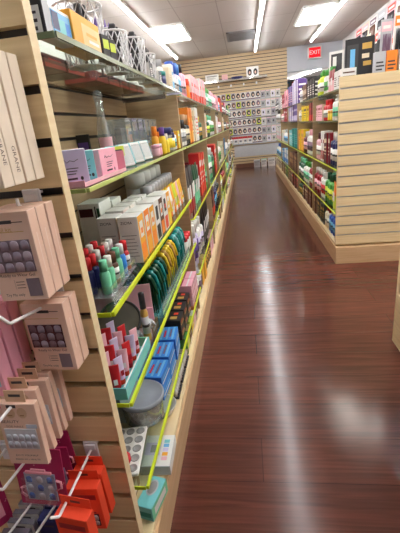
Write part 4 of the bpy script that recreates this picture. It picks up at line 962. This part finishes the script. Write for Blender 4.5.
# mannequin style black heads: dark hair dryers on the top shelf
for i,(x,y) in enumerate(((.725,4.095),(.725,4.188))):
    e=empty('hair_dryer',(x+.12,y,zt)); e.scale=(.8,.8,.8); tag(e,['nearer black hair dryer standing on the right top shelf','farther black hair dryer standing on the right top shelf'][i],'hair dryer','black hair dryers')
    ob('stand',MB().lathe([(.05,0),(.05,.006),(.012,.012),(.012,.10)],K('black'),16),e)
    ob('handle',MB().tube([(0,0,.08),(0,0,.16),(.01,0,.20)],[.018,.020,.024],K('black',.3),10),e)
    ob('barrel',MB().lathe([(.030,-.07),(.044,-.04),(.046,.03),(.034,.07),(.030,.10)],K('black',.3),14,Matrix.Translation((0,0,.245))@Matrix.Rotation(PI/2,4,'X')),e)
    ob('nozzle',MB().lathe([(.028,.1005),(.020,.135)],K('charcoal',.3),14,Matrix.Translation((0,0,.245))@Matrix.Rotation(PI/2,4,'X')),e)

# ------------------------------------------------------------------ back wall goods
PACKC=[('white','black'),('silver','charcoal'),('white','plum'),('silver','brown'),('cream','black'),('white','charcoal'),('lime','black'),('white','black')]
def wallpack(x,z,w,h,bodyc,art,label,group,kind):
    def mk():
        mb=MB().box(-w/2,w/2,-.008,.0,0,h,K(bodyc,.5),.001)
        if kind==0:   # face with dark hair above a dark footer
            n=14
            mb.add([(w*.42*math.cos(2*PI*k/n),-.0084,h*.58+h*.34*math.sin(2*PI*k/n)) for k in range(n)],[tuple(range(n))],K(art,.4))
            mb.add([(w*.17*math.cos(2*PI*k/n)+w*.05,-.0087,h*.54+h*.15*math.sin(2*PI*k/n)) for k in range(n)],[tuple(range(n))],K('blush',.6))
            mb.fy(-.0084,-w*.5,w*.5,0,h*.14,K('plum')); mb.fy(-.0084,-w*.3,w*.3,h*.86,h*.94,K('plum'))
        elif kind==1: # pale lash trays
            for k in range(4): mb.fy(-.0084,-w*.40,w*.40,h*(.14+.17*k),h*(.23+.17*k),K(art,.4))
            mb.fy(-.0086,-w*.2,w*.1,h*.3,h*.6,K('charcoal'))
            mb.fy(-.0084,-w*.4,w*.4,h*.86,h*.95,K('rose'))
        else:         # red headed white pouches
            mb.fy(-.0084,-w*.5,w*.5,h*.72,h,K('red')); mb.fy(-.0084,-w*.34,w*.34,h*.2,h*.55,K('silver')); mb.fy(-.0086,-w*.2,w*.2,h*.3,h*.45,K(art))
        return mb
    o=ob('wall_pack',cm(('wallpack',round(w,3),round(h,3),bodyc,art,kind),mk),None,(x,YB-.028,z)); tag(o,label,'pack',group)
    ob('peg',cm(('wpeg',),lambda:MB().tube([(0,.016,h-.012),(0,-.05,h-.010)],.004,M_WIRE,5)),o)
    return o
rowz=[1.68,1.47,1.26,1.04,.83,.62]
for r,z in enumerate(rowz):
    for c in range(13):
        x=-.62+.125*c
        if c<9:
            b,a=PACKC[(c*3+r*2)%8]; kind=0
            if r==5: b,a=('white','charcoal'); kind=2 if 2<=c<=6 else 0
        else: b,a=(('white','grey'),('silver','plum'),('silver','grey'),('white','lavender'))[(c+r)%4]; kind=1
        nm={0:f'{b} wig pack with {a} hair',1:f'{b} lash tray pack with {a} strips',2:'white pouch with red header'}[kind]
        wallpack(x,z,.115,.175,b,a,f'{nm}, {ORD[c]} along {ORD[r]} row down, back wall','packs on the back wall',kind)
    e=ob('display_rail',MB().box(-.70,.98,-.045,-.001,-.012,-.002,K('navy',.4)).box(-.70,.98,-.049,-.0452,-.022,.004,K('silver',.3)),None,(0,YB,z-.004)); tag(e,f'dark rail under the {ORD[r]} row of packs on the back wall','rail','rails on the back wall')
for i,(x,w,h,c,a) in enumerate(((.28,.16,.08,'silver','white'),(.46,.14,.09,'white','mint'),(.66,.18,.10,'white','silver'),(.86,.16,.09,'cream','white'))):
    carton((x,YB-.16,.0),0,w,.2,h+.10,c,a,f'{c} carton on the floor at the back wall, {ORD[i]} from left',None,'grey','box','cartons on the floor by the back wall')
# shelf high on the back wall
e=ob('wall_ledge',MB().box(-.95,.62,-.20,-.002,0,.012,K('beige')).box(-.95,.62,-.205,-.2005,-.02,.03,M_CLEAR),None,(0,YB,2.155)); tag(e,'narrow ledge high on the back slat wall','ledge')
carton((-.74,YB-.12,2.1675),0,.33,.10,.16,'white','white','wide white box on the back wall ledge',None,'grey')
carton((-.42,YB-.12,2.1675),0,.14,.10,.13,'rose','cream','small rose box beside the wide white box on ledge',None,'blush')
e=put(MB().lathe([(.10,0),(.14,.02),(.15,.05),(.14,.045),(.09,.012)],K('navy'),18),'bowl',(-.12,YB-.12,2.1675),0,'dark bowl on the back wall ledge','bowl')
e=carton((.27,YB-.08,2.1675),0,.30,.06,.24,'white','white','white board with two dark oval pictures on back wall ledge',None,None,'display board')
mb=MB()
for cx in (-.07,.07):
    n=14; mb.add([(cx+.05*math.cos(2*PI*k/n),-.0305,.12+.075*math.sin(2*PI*k/n)) for k in range(n)],[tuple(range(n))],K('black')); mb.add([(cx+.022*math.cos(2*PI*k/n),-.031,.11+.035*math.sin(2*PI*k/n)) for k in range(n)],[tuple(range(n))],K('blush'))
prints(mb,e)
for i in range(4): hook_=put(MB().tube([(0,0,0),(0,-.10,-.005),(0,-.115,.012)],.004,M_WIRE,6).box(-.02,.02,-.002,.0,-.04,.01,M_CLEARPL),'display_hook',(-.6+.32*i,YB-.002,2.06),0,f'empty white hook under the back ledge, {ORD[i]} from left','hook','hooks under the back ledge')
# wig stands at the right end of the back wall
for i in range(4):
    e=empty('wig',(1.14+.29*i,10.0,1.30)); tag(e,f'{["black","brown","silver grey","dark"][i]} wig on white stand near the opening, {ORD[i]} from left','wig','wigs near the opening')
    ob('stand',MB().lathe([(.07,-1.3),(.07,-1.28),(.015,-1.27),(.015,.06)],M_WIRE,12),e)
    ob('head',MB().lathe([(.02,.05),(.05,.08),(.075,.16),(.07,.25),(.03,.29),(0,.295)],K('nude'),14),e)
    mb=MB()
    for k in range(12):
        a=2*PI*k/12
        if 3.9<a<5.5: continue
        mb.tube([(.02*math.cos(a),.02*math.sin(a),.305),(.078*math.cos(a),.078*math.sin(a),.26),(.095*math.cos(a),.095*math.sin(a),.15),(.09*math.cos(a),.09*math.sin(a),-.02-.06*(i%2))],[.02,.03,.028,.01],K(['black','brown','silver','charcoal'][i]),6)
    ob('hair',mb,e)
# rack of coloured packs in the room beyond
for i in range(12):
    c=['sky','red','white','navy','teal','rose','white','blue','crimson','silver','royal','pink'][i]
    e=ob('hanging_pack',cm(('farpack',c),lambda:MB().box(-.09,.09,-.01,.01,0,.42,K(c),.004).fy(-.0104,-.07,.07,.28,.38,K('white'))),None,(1.30+.23*i,12.48,1.70)); tag(e,f'{c} pack hanging in the room beyond, {ORD[i]} from left','pack','packs hanging in the room beyond')
e=ob('display_rack',MB().box(1.15,4.1,12.53,12.58,0,2.2,K('silver')).box(1.15,4.1,12.491,12.53,2.14,2.16,M_CHROME)); tag(e,'silver rack wall in the room beyond the opening','rack')

# packs on the right wall
for c in range(11):
    for r in range(2):
        y=4.6+.46*c
        hairpack((XR-.0035,y,1.42+.65*r),-PI/2,.42,.62,['silver','white','cream','rose'][(c+r)%4],['black','charcoal','brown'][(c*2+r)%3],['scarlet','silver','plum','rose'][(c+2*r)%4],f'hair pack on right wall, {["lower","upper"][r]} row, {ORD[c]} from near end','hair packs on the right wall')
# ------------------------------------------------------------------ glass showcase at the right edge
e=empty('glass_showcase',(1.00,1.15,0)); tag(e,'maple framed glass showcase cut off by the right picture edge','showcase')
x0,x1,y0,y1=-.295,.30,-.75,.66
ob('base',MB().box(x0,x1,y0,y1,0,.275,M_MAPLE,.002),e)
for xx in (x0,x1-.022):
    for yy in (y0,y1-.022): ob('post',cm(('post',),lambda:MB().box(0,.022,0,.022,.276,.94,M_MAPLE_EDGE,.001)),e,(xx,yy,0))
ob('top',MB().box(x0,x1,y0,y1,.9405,.965,M_MAPLE,.002),e)
ob('side_pane',MB().box(x0+.008,x0+.013,y0+.023,y1-.023,.277,.939,M_SHOWGLASS),e); ob('end_pane',MB().box(x0+.023,x1-.023,y1-.013,y1-.008,.277,.939,M_SHOWGLASS),e)
ob('back_board',MB().box(x1-.030,x1-.024,y0+.023,y1-.023,.277,.939,M_WALL),e)
ob('inner_shelf',MB().box(x0+.016,x1-.04,y0+.025,y1-.025,.60,.607,M_SHOWGLASS),e)
for i in range(5): carton((.82+.02*(i%2),.62+.22*i,.2765),0,.10,.10,.14,['navy','grey','teal','sky','smoke'][i],['navy','grey','teal','sky','smoke'][i],f'{["navy","grey","teal","sky blue","smoky grey"][i]} box inside the glass showcase, {ORD[i]} from near end',None,'silver','box','boxes inside the glass showcase')

# ------------------------------------------------------------------ world and view
w=bpy.data.worlds.new('world'); scn.world=w; w.use_nodes=True
w.node_tree.nodes['Background'].inputs[0].default_value=(.9,.95,1,1); w.node_tree.nodes['Background'].inputs[1].default_value=.0
vs=scn.view_settings; vs.view_transform='Standard'; vs.look='None'; vs.exposure=0.5; vs.gamma=1; vs.use_curve_mapping=False
scn.cycles.use_denoising=True
scn.cycles.max_bounces=10; scn.cycles.diffuse_bounces=5; scn.cycles.glossy_bounces=4; scn.cycles.transparent_max_bounces=24
scn.cycles.sample_clamp_indirect=6; scn.cycles.caustics_reflective=False; scn.cycles.caustics_refractive=False
